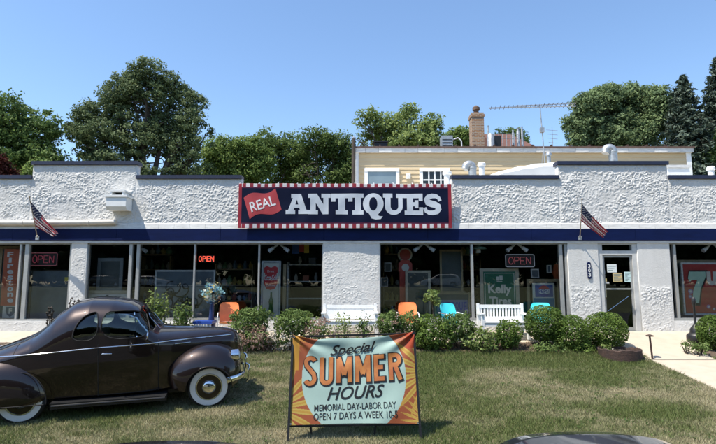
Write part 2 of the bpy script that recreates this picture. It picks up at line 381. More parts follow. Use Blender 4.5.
c = MB(); c.box(a0+.057, a1-.057, yy0+.02, yy0+.026, ZB+.121, zm-.021); c.box(a0+.057, a1-.057, yy0+.02, yy0+.026, zm+.021, zt-.061); c.build('pane', M['glass'], door)
c = MB(); c.tube([(a0+.03, yy0-.0, zm-.25), (a0+.03, yy0-.05, zm-.22), (a0+.03, yy0-.05, zm+.1), (a0+.03, yy0, zm+.13)], .012, 8); c.tube([(a0+.12, yy0+.06, 1.9), (a1-.12, yy0+.06, 2.3)], .012, 8)
c.build('handle', M['chrome'], door, smooth=40)
def notice(name, px0, py0, px1, py1, colr, label, lines=4):
    t = thing(name, label, 'notice', at((px0+px1)/2, py1, WY+.09))
    p = at(px0, py0, WY+.09); q = at(px1, py1, WY+.09)
    b = MB(); b.box(p.x, q.x, WY+.082, WY+.088, q.z, p.z); b.build('paper', mat(name+'_paper', colr, .7, var=.06), t)
    b = MB()
    for i in range(lines):
        z = p.z-(p.z-q.z)*(i+1)/(lines+1); b.box(p.x+.02, q.x-.02-.05*((i*7) % 3), WY+.0795, WY+.0815, z-.008, z+.008)
    b.build('printing', M['lines'], t)
M['lines'] = mat('grey_print', (.2, .25, .24), .8, var=.2)
notice('paper_notice', 606.8, 264.2, 616.8, 272.4, (.70, .74, .72), 'white paper notice at upper left of the dark door glass', 3)
notice('paper_notice', 612.6, 273, 622.4, 281.8, (.55, .42, .20), 'yellow brown paper notice in the middle of the door glass', 5)
notice('paper_notice', 624, 271.8, 632, 282, (.55, .72, .70), 'pale blue green paper notice at right of the door glass', 6)
notice('door_sticker', 601.8, 270, 605, 274, (.4, .45, .5), 'small grey sticker at left edge of the door glass', 1)
notice('door_sticker', 603.6, 278.5, 606.6, 281.6, (.6, .48, .2), 'small yellow sticker at lower left of the upper door glass', 1)
notice('door_sticker', 605.6, 282, 609, 283.6, (.5, .5, .48), 'tiny white sticker lowest on the upper door glass', 0)
# number plaque
t = thing('number_plaque', 'small navy upright plaque with white house numbers beside the door', 'house number', at(588.7, 279, WY))
p = at(587.1, 262, WY); q = at(590.6, 279, WY); b = MB(); cx = (p.x+q.x)/2; hw = .052
pl = [(cx+hw*math.cos(a), (p.z-hw if math.sin(a) >= 0 else q.z+hw)+hw*math.sin(a)) for a in [i*math.pi/10 for i in range(20)]]
b.prism(pl, lambda a, c_: (a, WY-.035, c_), lambda a, c_: (a, WY-.01, c_)); b.build('plate', M['navy'], t)
for i, dch in enumerate('303'):
    zc = p.z-(p.z-q.z)*(.24+.26*i); v, f = text2d(dch, .02); v = norm01(v); b = MB()
    b.add([(cx-.033+.066*k[0], WY-.037, zc-.05+.1*k[1]) for k in v], f); b.build('digit', M['white'], t)
# ------------------------------------------------------------------ upper storey behind the parapet
UY = 20.0
ux0, ux1 = at(352.5, 160, UY).x, at(692, 160, UY).x; uz = at(500, 147.5, UY).z; uz2 = at(500, 153, UY).z
up = thing('upper_storey', 'yellow clapboard upper storey with white trim rising behind the parapet', 'building', ((ux0+ux1)/2, UY, 5.12))
c = MB(); zz = 5.12; k = 0                                    # clapboards, each tilted out at its foot
while zz < uz2-.01:
    z1 = min(zz+.165, uz2)
    c.add([(ux0+.25, UY-.03, zz), (ux1-.25, UY-.03, zz), (ux1-.25, UY-.004, z1), (ux0+.25, UY-.004, z1), (ux0+.25, UY+.2, zz), (ux1-.25, UY+.2, zz), (ux1-.25, UY+.2, z1), (ux0+.25, UY+.2, z1)],
          [(0, 1, 2, 3), (4, 7, 6, 5), (0, 4, 5, 1), (3, 2, 6, 7), (0, 3, 7, 4), (1, 5, 6, 2)]); zz = z1+.0005
c.build('siding', mat('yellow_siding', (.56, .44, .27), .6, var=.08, scale=1.5, stretch=(1, 1, 5)), up)
for a in (ux0+.06, ux1-.24): c = MB(); c.box(a, a+.18, UY-.06, UY+.3, 5.12, uz2-.001); c.build('corner_board', M['white'], up)
c = MB()
n = 26
for i in range(n):
    a = ux0+(ux1-ux0)*i/n; b = ux0+(ux1-ux0)*(i+1)/n-.008; c.box(a, b, UY-.16+.01*math.sin(i*2.1), UY+.3, uz2, uz-.06)
c.build('fascia', M['offwhite'], up)
c = MB(); c.box(ux0-.03, ux1+.03, UY-.2, 32, uz-.058, uz); c.build('roof', mat('brown_roof_edge', (.10, .06, .045), .8, var=.3), up)
for i in range(int((ux1-ux0)/.75)): c = MB(); c.box(ux0+.3+.75*i, ux0+.36+.75*i, UY-.19, UY-.05, uz+.001, uz+.07); c.build('roof_clip', M['rust'], up)
M['side'] = mat('side_siding', (.58, .43, .22), .7, var=.08)
for a in (ux0+.07, ux1-.22): c = MB(); c.box(a, a+.15, UY+.31, 32, 1.34, uz-.06); c.build('side_wall', M['side'], up)
def upwin(px0, px1, py0, py1, mull):
    a = at(px0, py0, UY-.1); b = at(px1, py1, UY-.1); f = MB()
    fw = .13; y0, y1 = UY-.09, UY-.031
    f.box(a.x, b.x, y0-.02, y1, a.z-fw, a.z); f.box(a.x, b.x, y0-.03, y1, b.z-.05, b.z+.06)
    f.box(a.x, a.x+fw, y0, y1, b.z+.061, a.z-fw-.001); f.box(b.x-fw, b.x, y0, y1, b.z+.061, a.z-fw-.001)
    if mull:
        n_ = mull
        for i in range(1, n_):
            x = a.x+fw+(b.x-a.x-2*fw)*i/n_; f.box(x-.025, x+.025, y0+.012, y1-.012, b.z+.062, a.z-fw-.002)
        z = (a.z+b.z)/2-.03; f.box(a.x+fw+.001, b.x-fw-.001, y0+.022, y1-.004, z-.025, z+.025)
    w_ = f.build('window', M['white'], up)
    g_ = MB(); g_.box(a.x+fw+.002, b.x-fw-.002, y0+.03, y0+.036, b.z+.063, a.z-fw-.003); g_.build('pane', M['upglass2'] if mull else M['upglass'], w_)
M['upglass2'] = mat('dark_window_pane', (.02, .026, .03), .06, spec=.4, var=.12, scale=1); M['upglass'] = mat('dull_window_pane', (.16, .21, .23), .06, spec=.9, var=.12, scale=1)
upwin(364.5, 399.5, 168, 190, 0); upwin(419.5, 450.5, 168, 190, 4)
p = at(408, 176, UY-.05); c = MB(); c.box(p.x-.09, p.x+.09, UY-.14, UY-.031, p.z-.12, p.z+.1); c.tube([(p.x, UY-.141, p.z), (p.x, UY-.24, p.z-.05)], [.05, .07], 10); c.build('floodlight', M['white'], up)

# ------------------------------------------------------------------ things on the roofs
def gooseneck(px0, py0, px1, py1, Y, z0, label, flip=False):
    """pipe rising from z0 and curling over to the left"""
    a = at(px0, py0, Y); b = at(px1, py1, Y); r = (b.x-a.x)*.27; t = thing('roof_vent', label, 'vent', (b.x-r, Y, z0), 'curled vents on the roofs')
    R = (b.x-a.x-2*r)/2; xc = b.x-r-R; zc = a.z-r-R
    pts = [(b.x-r, Y, z0), (b.x-r, Y, zc)]+[(xc+R*math.cos(t_), Y, zc+R*math.sin(t_)) for t_ in [math.pi*i/10 for i in range(1, 10)]]+[(xc-R, Y, zc-.02), (xc-R-.02, Y, zc-R*.5)]
    c = MB(); c.tube(pts, r, 14); c.build('elbow', M['galv'], t, smooth=40)
    c = MB(); c.lathe([(r*1.5, 0), (r*1.5, .03), (r*1.05, .12)], (b.x-r, Y, z0), 16); c.build('flashing', M['galv'], t, smooth=40)
    c = MB(); c.lathe([(r*1.06, 0), (r*1.1, .02), (r*1.06, .04)], (b.x-r, Y, zc-.04), 16); c.build('seam_ring', M['galv'], t, smooth=40)
gooseneck(461.5, 160.5, 476.5, 176, 16.2, 5.12, 'small curled steel roof vent left of the white membrane hump')
gooseneck(601, 144, 617.5, 163, 17.2, 5.12, 'large curled steel roof vent above the raised right parapet')
def pipe_vent(px, py, r, Y, z0, label, m, cap=True):
    p = at(px, py, Y); t = thing('roof_pipe', label, 'vent', (p.x, Y, z0), 'upright pipe vents')
    c = MB(); c.lathe([(r, 0), (r, p.z-z0-.12)], (p.x, Y, z0), 14); c.build('pipe', m, t, smooth=40)
    c = MB(); c.lathe([(r*1.05, 0), (r*1.45, .02), (r*1.45, .09), (r*1.0, .13), (.01, .14)], (p.x, Y, p.z-.13), 14); c.build('cap', m, t, smooth=40)
pipe_vent(481.5, 162.5, .085, 15.6, 5.12, 'white upright pipe vent with cap right of the small curled vent', M['white'])
pipe_vent(548.5, 152.5, .07, 17.8, 5.12, 'dark grey upright pipe beside the antenna mast', M['galv'])
pipe_vent(710.5, 166.5, .085, 15.8, 5.12, 'white mushroom roof vent at the far right above the low parapet', M['white'])
pipe_vent(447, 171, .1, 16.0, 5.12, 'white pipe at the right end of the banner beside the small window', M['white'])
# membrane hump
a = at(462, 178, 15.6); b = at(559, 162.5, 15.6); zt = b.z
t = thing('roof_hump', 'white membrane covered hump of roof sloping up behind the parapet', 'roof hump', ((a.x+b.x)/2, 15.6, 5.12))
c = MB(); n = 20; V = []; F = []
for j, (yy, k) in enumerate(((15.3, .86), (15.6, 1.0), (17.4, 1.06), (17.4, -1))):
    for i in range(n+1):
        u = i/n; hh = (zt-5.12)*(.42+.58*math.sin(u*math.pi/2)**.9)*(1 if k > 0 else 0)
        V.append((a.x+(b.x-a.x)*u, yy, 5.12+(hh*k if k > 0 else 0)+.01*math.sin(i*1.7+j)))
for j in range(3):
    for i in range(n): F.append((j*(n+1)+i, j*(n+1)+i+1, (j+1)*(n+1)+i+1, (j+1)*(n+1)+i))
V0 = len(V); V += [(a.x+(b.x-a.x)*i/n, 15.3, 5.11) for i in range(n+1)]
for i in range(n): F.append((V0+i, V0+i+1, i+1, i))
F.append((n, V0+n, 4*(n+1)-1, 3*(n+1)-1, 2*(n+1)-1)); F.append((0, n+1, 2*(n+1), 3*(n+1), V0))
c.add(V, F); c.build('membrane', mat('white_membrane', (.72, .72, .70), .6, var=.06, scale=2), t)
p = at(667.5, 165, 16.5); q = at(690, 176, 16.5); t = thing('roof_hatch', 'low white box on the roof right of the raised parapet', 'roof hatch', ((p.x+q.x)/2, 16.5, 5.12))
c = MB(); c.box(p.x, q.x, 16.5, 17.6, 5.12, p.z-.09); c.build('curb', M['white'], t); c = MB(); c.box(p.x-.04, q.x+.04, 16.46, 17.64, p.z-.088, p.z); c.build('lid', M['offwhite'], t)
# things on the upper roof, which is at height uz
p = at(374.5, 141, 21.5); q = at(387, 148, 21.5); t = thing('roof_box', 'low dark vent box on the yellow building roof near its left end', 'vent', (p.x, 21.5, uz))
c = MB(); c.box(p.x, q.x, 21.5, 22, uz, p.z-.05); c.build('housing', M['black'], t); c = MB(); c.box(p.x-.05, q.x+.05, 21.45, 22.05, p.z-.049, p.z); c.build('lid', M['black'], t)
p = at(441.5, 135.5, 22.5); q = at(453, 148, 22.5); t = thing('air_conditioner', 'pale air conditioning unit on the roof left of the brick chimney', 'air conditioner', (p.x, 22.5, uz))
c = MB(); c.box(p.x, q.x, 22.5, 23.0, uz, p.z)
c.build('cabinet', M['galv'], t)
c = MB()
for i in range(8): c.box(p.x+.03, q.x-.03, 22.485, 22.499, uz+.08+(p.z-uz-.15)*i/8, uz+.11+(p.z-uz-.15)*i/8)
c.build('grille', M['black'], t)
c = MB(); e = at(463, 146, 22.5); f0 = at(453.5, 139, 22.5); c.tube([(f0.x, 22.6, f0.z), (f0.x+.22, 22.6, f0.z+.08), (e.x-.05, 22.6, f0.z-.05), (e.x, 22.6, uz)], .03, 8); c.build('hose', M['white'], t, smooth=50)
# chimney
CY = 23.0; p = at(471.2, 112, CY); q = at(485.2, 148, CY)
brick = bpy.data.materials.new('tan_brick'); brick.use_nodes = True; n_ = brick.node_tree; bt = n_.nodes.new('ShaderNodeTexBrick'); tc = n_.nodes.new('ShaderNodeTexCoord')
sx = n_.nodes.new('ShaderNodeSeparateXYZ'); ad = n_.nodes.new('ShaderNodeMath'); cb = n_.nodes.new('ShaderNodeCombineXYZ')
n_.links.new(tc.outputs['Object'], sx.inputs[0]); n_.links.new(sx.outputs[0], ad.inputs[0]); n_.links.new(sx.outputs[1], ad.inputs[1]); n_.links.new(ad.outputs[0], cb.inputs[0]); n_.links.new(sx.outputs[2], cb.inputs[1]); n_.links.new(cb.outputs[0], bt.inputs[0])
bt.inputs['Scale'].default_value = 1; bt.inputs['Brick Width'].default_value = .21; bt.inputs['Row Height'].default_value = .075; bt.inputs['Mortar Size'].default_value = .012
bt.inputs['Color1'].default_value = (.36, .20, .10, 1); bt.inputs['Color2'].default_value = (.20, .11, .07, 1); bt.inputs['Mortar'].default_value = (.36, .32, .26, 1)
n_.links.new(bt.outputs['Color'], n_.nodes['Principled BSDF'].inputs['Base Color']); n_.nodes['Principled BSDF'].inputs['Roughness'].default_value = .9
t = thing('brick_chimney', 'tall tan brick chimney with a clay pot on the yellow building roof', 'chimney', ((p.x+q.x)/2, CY, uz))
c = MB(); c.box(p.x+.02, q.x-.02, CY, CY+.6, uz, p.z-.22); c.box(p.x-.01, q.x+.01, CY-.03, CY+.63, p.z-.219, p.z-.1); c.box(p.x+.02, q.x-.02, CY, CY+.6, p.z-.099, p.z-.02); c.build('stack', brick, t)
pz = at(478, 103.5, CY).z; xc = (p.x+q.x)/2; c = MB(); c.lathe([(.20, 0), (.20, .05), (.12, .08), (.11, .18), (.17, .2), (.17, pz-p.z-.08), (.05, pz-p.z+.02)], (xc, CY+.3, p.z-.019), 14); c.build('chimney_pot', mat('clay_pot', (.13, .08, .055), .8, var=.3), t, smooth=40)
# antenna
AY = 19.0; m0 = at(544.5, 158, AY); m1 = at(540, 108, AY)
t = thing('roof_antenna', 'long rusty television antenna on a thin leaning roof mast', 'antenna', (m0.x, AY, 5.12))
c = MB(); c.tube([(m0.x+.03, AY, 5.12), m0, m1+Vector((0, 0, .05))], .022, 8); c.build('mast', M['galv'], t, smooth=50)
c = MB(); b0 = at(489, 108.2, AY); b1 = at(576, 104.8, AY); d = b1-b0; up3 = Vector((0, 0, .055))
c.tube([b0+d*.30+up3, b1+up3], .016, 6); c.tube([b0, b1-up3], .016, 6)
for i in range(26):
    u = .30+.70*i/26; a_ = b0+d*u; c.tube([a_+(up3 if i % 2 else -up3*.8), a_+d*.027+(-up3*.8 if i % 2 else up3)], .009, 5)
c.bar(b0+d*.0, b0+d*.42, .03, .05); c.build('boom', M['galv'], t)
c = MB()
for i in range(20):
    u = (i+.5)/20; P = b0+d*u; l = .16+.2*abs(u-.3); c.tube([P+Vector((-.03, -l, .02)), P, P+Vector((.03, l, .0))], .010, 5)
c.build('elements', M['rust'], t)
c = MB(); s = at(542, 130, AY); c.box(s.x-.07, s.x+.07, AY-.07, AY+.07, s.z-.1, s.z+.08); c.build('rotor', M['galv'], t)
c = MB()
for dx in (-.35, .3): c.tube([at(543.3, 150, AY), (m0.x+dx, AY+.2, 5.12)], .012, 5)
c.build('stay', M['galv'], t)
# house roof, dark box, tanks behind the chimney
HY = 27.0; p = at(499, 138, HY); q = at(541, 147, HY)
t = thing('gabled_roof_house', 'low red brown shingled roof behind the dark box right of the chimney', 'house', ((p.x+q.x)/2, HY, 1.34))
c = MB(); c.add([(p.x-.1, HY, q.z-.4), (q.x+.6, HY, q.z-.4), (at(527, 138.5, HY).x, HY+3, p.z+1.1), (p.x-.1, HY+3, p.z+1.1), (p.x-.1, HY+6, q.z-.4), (q.x+.6, HY+6, q.z-.4)], [(0, 1, 2, 3), (2, 5, 4, 3), (0, 3, 4), (1, 5, 2), (0, 4, 5, 1)])
c.build('roof', mat('red_brown_shingles', (.13, .06, .045), .9, var=.3, scale=6), t)
c = MB(); c.box(p.x+.1, q.x+.3, HY+.3, HY+5.7, 1.34, q.z-.41); c.build('wall', M['offwhite'], t)
p = at(490, 135.5, 24.5); q = at(501.5, 148, 24.5); t = thing('roof_unit', 'black and white box unit on the roof right of the brick chimney', 'vent', (p.x, 24.5, uz))
c = MB(); c.box(p.x+.2, q.x, 24.5, 25.2, uz, p.z); c.build('dark_box', M['black'], t); c = MB(); c.lathe([(.18, 0), (.18, p.z-uz-.02), (.12, p.z-uz+.05)], (p.x+.0, 24.4, uz), 12); c.build('drum', M['galv'], t, smooth=40)
TY = 26.0; p = at(511.5, 127, TY); q = at(525.5, 140, TY)
t = thing('roof_tank_frame', 'pale railed platform with two white stacks above the red brown roof', 'rooftop equipment', ((p.x+q.x)/2, TY, uz))
c = MB(); e0 = at(487, 134, TY); e1 = at(518, 134, TY)
for i in range(9):
    x = e0.x+(e1.x-e0.x)*i/8; c.tube([(x, TY, uz), (x, TY, e0.z)], .018, 5)
c.tube([(e0.x, TY, e0.z), (e1.x, TY, e0.z)], .02, 5); c.tube([(e0.x, TY, e0.z-.25), (e1.x, TY, e0.z-.25)], .012, 5); c.build('railing', M['galv'], t)
c = MB()
for px, pt, r in ((489, 124.5, .05), (514, 129, .07), (519, 127, .09), (523, 125.5, .06)):
    k = at(px, pt, TY); c.lathe([(r, 0), (r, k.z-uz-.2), (r*.6, k.z-uz-.1), (r*.9, k.z-uz)], (k.x, TY+.2, uz), 12)
c.build('stack', M['galv'], t, smooth=40)
c = MB(); k0 = at(553, 148, 26); k1 = at(552, 127, 26); c.tube([k0+Vector((0, 0, -.5)), k1], .015, 5)
for j in range(5): c.tube([k1+Vector((-.3+.03*j, 0, -.15-.22*j)), k1+Vector((.3-.02*j, 0, -.2-.22*j))], .010, 4)
an = thing('roof_aerial', 'thin upright aerial with short bars right of the antenna mast', 'antenna', (k0.x, 26, uz)); c.build('rods', M['galv'], an)
# utility pole
UPY = 21.0; p0 = at(353.6, 139, UPY-1.2)
t = thing('utility_pole', 'dark wooden pole at the left corner of the yellow building', 'pole', (p0.x, UPY-1.2, 5.12))
c = MB(); c.tube([(p0.x, UPY-1.2, 5.12), p0], .075, 10); c.build('post', M['bark'], t, smooth=50)
c = MB(); c.lathe([(.085, 0), (.085, .06), (.02, .1)], p0, 10); c.build('cap', M['galv'], t)

# ------------------------------------------------------------------ banner
BY = WY-.16
bn = thing('antiques_banner', 'long navy banner reading ANTIQUES with a red REAL flag, hung on the parapet', 'banner', at(345, 228, BY))
TL = at(239.3, 184, BY); BR = at(452, 228.2, BY)
def bfold(u, v):
    x = u*6.0; return .022*(vn(x*1.1+v*1.0, v*1.3+.3*x, 3)-.5)*2+.012*(vn(x*3.1-v*2, v*2.4+x, 8)-.5)*2+.006*np.sin(x*7+v*4)*(1-v)**2
def bpt(u, v, off=0.):
    u = np.asarray(u, float); v = np.asarray(v, float)
    return np.stack([TL.x+(BR.x-TL.x)*u, BY-.03-bfold(u, v)-off, BR.z+(TL.z-BR.z)*v+.010*np.sin(u*38)*(v-.5)], -1)
nu, nw = 720, 150; gu, gv = np.meshgrid(np.linspace(0, 1, nu+1), np.linspace(0, 1, nw+1))
P = bpt(gu, gv).reshape(-1, 3); i = np.arange((nu+1)*(nw+1)).reshape(nw+1, nu+1); F = np.stack([i[:-1, :-1], i[:-1, 1:], i[1:, 1:], i[1:, :-1]], -1).reshape(-1, 4)
navy = np.array([.004, .0075, .031]); C = np.tile(navy, (P.shape[0], 1)).reshape(nw+1, nu+1, 3)
chk = (np.floor(gu*58) % 2) == 0; edge = (gv > .925) | (gv < .095)
C[edge & chk] = (.74, .70, .70); C[edge & ~chk] = (.30, .035, .05)
sd = (gu < .014) | (gu > .985); C[sd] = (.34, .035, .05)
inner = ((gv > .895) & (gv <= .925)) | ((gv < .125) & (gv >= .095)); C[inner & ~sd] = (.10, .02, .05)
fx, fy = 245/213*1., 0
o = np_mesh('sheet', P, F, M['print'], bn, C.reshape(-1, 3), True)
so_ = o.modifiers.new('thickness', 'SOLIDIFY'); so_.thickness = .004; so_.offset = -1
def on_banner(name, v, f, u0, v0, u1, v1, m, off=.006, rot=0., maxlen=.05):
    v = norm01(v); v, f = subdiv(np.c_[v[:, 0]*(u1-u0)*6, v[:, 1]*(v1-v0)*1.25, v[:, 2]*0], f, maxlen)
    if rot:
        cx, cy = (u1-u0)*3, (v1-v0)*.625; c_, s_ = math.cos(rot), math.sin(rot); x = v[:, 0]-cx; y = v[:, 1]-cy; v[:, 0] = cx+x*c_-y*s_; v[:, 1] = cy+x*s_+y*c_
    P = bpt(u0+v[:, 0]/6, v0+v[:, 1]/1.25, off); b = MB(); b.add(P, f); return b.build(name, m, bn)
def ell(cx, cy, rx, ry, a0=0, a1=360, n=28): return [(cx+rx*math.cos(rad(a0+(a1-a0)*k/n)), cy+ry*math.sin(rad(a0+(a1-a0)*k/n))) for k in range(n+(0 if abs(a1-a0) == 360 else 1))]
GL = {
 'A': [[(0, 0), (4.6, 0), (4.6, 2), (3.9, 2), (4.2, 3), (6.6, 3), (6.9, 2), (6.1, 2), (6.1, 0), (11, 0), (11, 2), (10.1, 2), (7.4, 10), (2.6, 10), (2.6, 8), (3.4, 8), (1.2, 2), (0, 2)], [(4.7, 4.7), (6.1, 4.7), (5.4, 7.2)]],
 'N': [[(0, 0), (4.9, 0), (4.9, 2), (3.8, 2), (3.8, 5.6), (7.3, 0), (10.1, 0), (10.1, 8), (11.2, 8), (11.2, 10), (6.6, 10), (6.6, 8), (7.6, 8), (7.6, 4.9), (4.3, 10), (0, 10), (0, 8), (1.1, 8), (1.1, 2), (0, 2)]],
 'T': [[(2.2, 0), (7.8, 0), (7.8, 2), (6.6, 2), (6.6, 7.8), (7.9, 7.8), (7.9, 6.1), (10, 6.1), (10, 10), (0, 10), (0, 6.1), (2.1, 6.1), (2.1, 7.8), (3.4, 7.8), (3.4, 2), (2.2, 2)]],
 'I': [[(0, 0), (5.6, 0), (5.6, 2), (4.4, 2), (4.4, 8), (5.6, 8), (5.6, 10), (0, 10), (0, 8), (1.2, 8), (1.2, 2), (0, 2)]],
 'Q': [ell(5.3, 5, 5.3, 5.2, -55, 245, 40)+[(3.6, -.6), (4.4, -2.0), (6.6, -2.5), (9.2, -2.2), (10.2, -.9), (8.6, -.9), (7.6, -.4)], ell(5.3, 5, 2.1, 3.3, 0, 360, 28)],
 'U': [[(1.0, 8), (1.0, 4)]+[(5.6-4.6*math.cos(rad(a)), 3.9-4.1*math.sin(rad(a))) for a in range(10, 171, 10)]+[(10.2, 4), (10.2, 8), (11.2, 8), (11.2, 10), (6.8, 10), (6.8, 8), (7.9, 8), (7.9, 4)]+[(5.9+2.0*math.cos(rad(a)), 3.9-2.0*math.sin(rad(a))) for a in range(10, 171, 16)]+[(3.9, 4), (3.9, 8), (4.9, 8), (4.9, 10), (0, 10), (0, 8)]],
 'E': [[(0, 0), (9.4, 0), (9.4, 3.6), (7.4, 3.6), (7.4, 2.1), (4.3, 2.1), (4.3, 4.1), (5.2, 4.1), (5.2, 3.2), (7.0, 3.2), (7.0, 6.9), (5.2, 6.9), (5.2, 6.0), (4.3, 6.0), (4.3, 7.9), (7.2, 7.9), (7.2, 6.5), (9.2, 6.5), (9.2, 10), (0, 10), (0, 8), (1.2, 8), (1.2, 2), (0, 2)]],
}
def stroke(pts, wd):
    pts = [Vector((a, b)) for a, b in pts]; L = []; R = []
    for i, p in enumerate(pts):
        d = (pts[min(i+1, len(pts)-1)]-pts[max(0, i-1)]).normalized(); n = Vector((-d.y, d.x)); k = wd[i] if hasattr(wd, '__len__') else wd
        L.append(p+n*k/2); R.append(p-n*k/2)
    return [tuple(p) for p in L+R[::-1]]
Sc = [(8.2, 6.6), (7.6, 8.0), (6.3, 8.9), (4.5, 9.0), (2.7, 8.4), (1.9, 7.2), (2.4, 6.0), (4.0, 5.3), (5.8, 4.8), (7.1, 4.0), (7.4, 2.7), (6.6, 1.5), (4.8, 1.0), (3.0, 1.1), (1.6, 1.9), (.9, 3.4)]
GL['S'] = [stroke(Sc, [1.6, 1.7, 2, 2.2, 2.5, 2.8, 3, 3.1, 3.1, 3, 2.8, 2.5, 2.2, 2, 1.7, 1.6])]
M['silver'] = mat('pale_blue_print', (.62, .65, .68), .45, c2=(.50, .54, .59), scale=2.2)
M['redprint'] = mat('red_print', (.42, .045, .05), .5, var=.12, scale=2)
M['whiteprint'] = mat('white_print', (.72, .71, .70), .5, var=.05, scale=3)
U = lambda px: (px-239.3)/(452-239.3); VV = lambda py: (228.2-py)/(228.2-184)
for ch, a, b, top, bot in (('A', 286.5, 309, 194.2, 214.2), ('N', 308.8, 331.2, 194.2, 214.4), ('T', 331.6, 353, 194, 214.6), ('I', 353, 364, 194, 214.8), ('Q', 363.5, 384, 193.6, 219.8), ('U', 383.5, 405, 194, 215.2), ('E', 405, 423.5, 194, 215.2), ('S', 423.5, 442, 193.8, 215.4)):
    v, f = poly2d(GL[ch]); on_banner('letter', v, f, U(a), VV(bot), U(b), VV(top), M['silver'])
n = 14; pl = [(k/n, .0+.10*math.sin(k/n*2*math.pi)) for k in range(n+1)]+[(1-k/n, 1.0+.10*math.sin((1-k/n)*2*math.pi)) for k in range(n+1)]
v, f = poly2d([pl]); on_banner('red_flag', v, f, U(247), VV(217.2), U(279.8), VV(190.8), M['redprint'], .004, rad(17))
v, f = text2d('REAL', .012); on_banner('word', v, f, U(250.8), VV(209.0), U(276), VV(199.2), M['whiteprint'], .010, rad(17))
for u in np.linspace(0, 1, 12):
    q = bpt(u, 1.0); c = MB(); c.tube([tuple(q), (q[0], WY-.0, q[2]+.06)], .008, 5); c.build('tie', M['white'], bn)
# ------------------------------------------------------------------ flags on the band
def flag(label, base, tip, corners, seed):
    base = Vector(base); tip = Vector(tip)
    t = thing('flag', label, 'flag', base, 'flags on the band')
    b = MB(); b.tube([base+Vector((0, .10, -.0)), base, tip], [.013, .013, .010], 8); b.build('pole', mat('pale_pole', (.42, .34, .25), .5, var=.1), t, smooth=50)
    b = MB(); b.lathe([(.001, -.02), (.022, 0), (.022, .02), (.001, .045)], tip, 10); b.build('finial', M['wood'], t, smooth=60)
    b = MB(); b.box(base.x-.05, base.x+.05, WY-.085, WY-.066, base.z-.05, base.z+.05); b.tube([base+Vector((0, .08, -.02)), base+(tip-base)*.06], .022, 8); b.build('bracket', M['galv'], t)
    ht, hb, fb, ft = [Vector(c_) for c_ in corners]; nu, nw = 76, 52
    V = []; C = []
    for j in range(nw+1):
        for i in range(nu+1):
            u = i/nu; v = j/nw
            p = (ht*(1-u)+ft*u)*(v)+(hb*(1-u)+fb*u)*(1-v); p = Vector(p); p.z -= .10*math.sin(u*math.pi)*(.4+.6*v)*.3
            fold = .055*u**.7*math.sin(v*13+u*3+seed)+.02*u*math.sin(v*27-u*5); p.y += fold; p.x += .02*u*math.sin(v*13+u*3+seed+1.3)
            V.append(p)
            s = int(min(12, (1-v)*13)); col = (.30, .03, .045) if s % 2 == 0 else (.66, .62, .60)
            if u < .4 and v > 6/13:
                col = (.014, .018, .06)
                a = (u/.4)*11; bb = ((v-6/13)/(7/13))*9
                if abs(a-round(a)) < .28 and abs(bb-round(bb)) < .28 and (round(a)+round(bb)) % 2 == 0 and 0 < round(a) < 11 and 0 < round(bb) < 9: col = (.6, .6, .6)
            C.append(col)
    i = np.arange((nu+1)*(nw+1)).reshape(nw+1, nu+1); F = np.stack([i[:-1, :-1], i[:-1, 1:], i[1:, 1:], i[1:, :-1]], -1).reshape(-1, 4)
    o = np_mesh('cloth', np.array(V), F, M['cloth'], t, np.array(C), True)
FY = WY-.07
def fpt(px, py, d): return at(px, py, FY-d)
flag('drooping striped flag on a pole at the left end of the navy band', fpt(37.5, 238, 0), fpt(29.5, 197.5, .55), [fpt(30.3, 201, .52), fpt(35.6, 226.5, .16), fpt(54.5, 237, .30), fpt(57.3, 232.5, .36)], 0.)
flag('drooping striped flag on a pole above the shop door side of the band', fpt(580, 238, 0), fpt(582, 199.5, .60), [fpt(582, 203.5, .55), fpt(581, 220.5, .30), fpt(602.5, 238, .30), fpt(607, 232, .42)], 2.)
# ------------------------------------------------------------------ vegetation builders
def leaves(cen, size, colA, colB, nrm=None, spread=.8, wid=.55, tint=None):
    """one folded leaf per centre: four corners, random orientation"""
    n = len(cen); d = rng.normal(size=(n, 3)); 
    if nrm is not None: d = d*spread+nrm
    d /= np.linalg.norm(d, axis=1)[:, None]
    a = rng.normal(size=(n, 3)); a -= d*(a*d).sum(1)[:, None]; a /= np.linalg.norm(a, axis=1)[:, None]; b = np.cross(d, a)
    s = size*(.6+.8*rng.random((n, 1)))
    V = np.stack([cen-a*s*.5, cen+b*s*wid*.5+d*s*.08, cen+a*s*.5, cen-b*s*wid*.5+d*s*.08], 1).reshape(-1, 3)
    F = np.arange(4*n).reshape(n, 4); t = rng.random((n, 1)) if tint is None else np.clip(tint[:, None]+.35*(rng.random((n, 1))-.5), 0, 1)
    C = np.array(colA)*(1-t)+np.array(colB)*t; C = np.repeat(C, 4, 0); return V, F, C
def merge(parts):
    V = []; F = []; C = []; k = 0
    for v, f, c in parts: V.append(v); F.append(f+k); C.append(c); k += len(v)
    return np.concatenate(V), np.concatenate(F), np.concatenate(C)
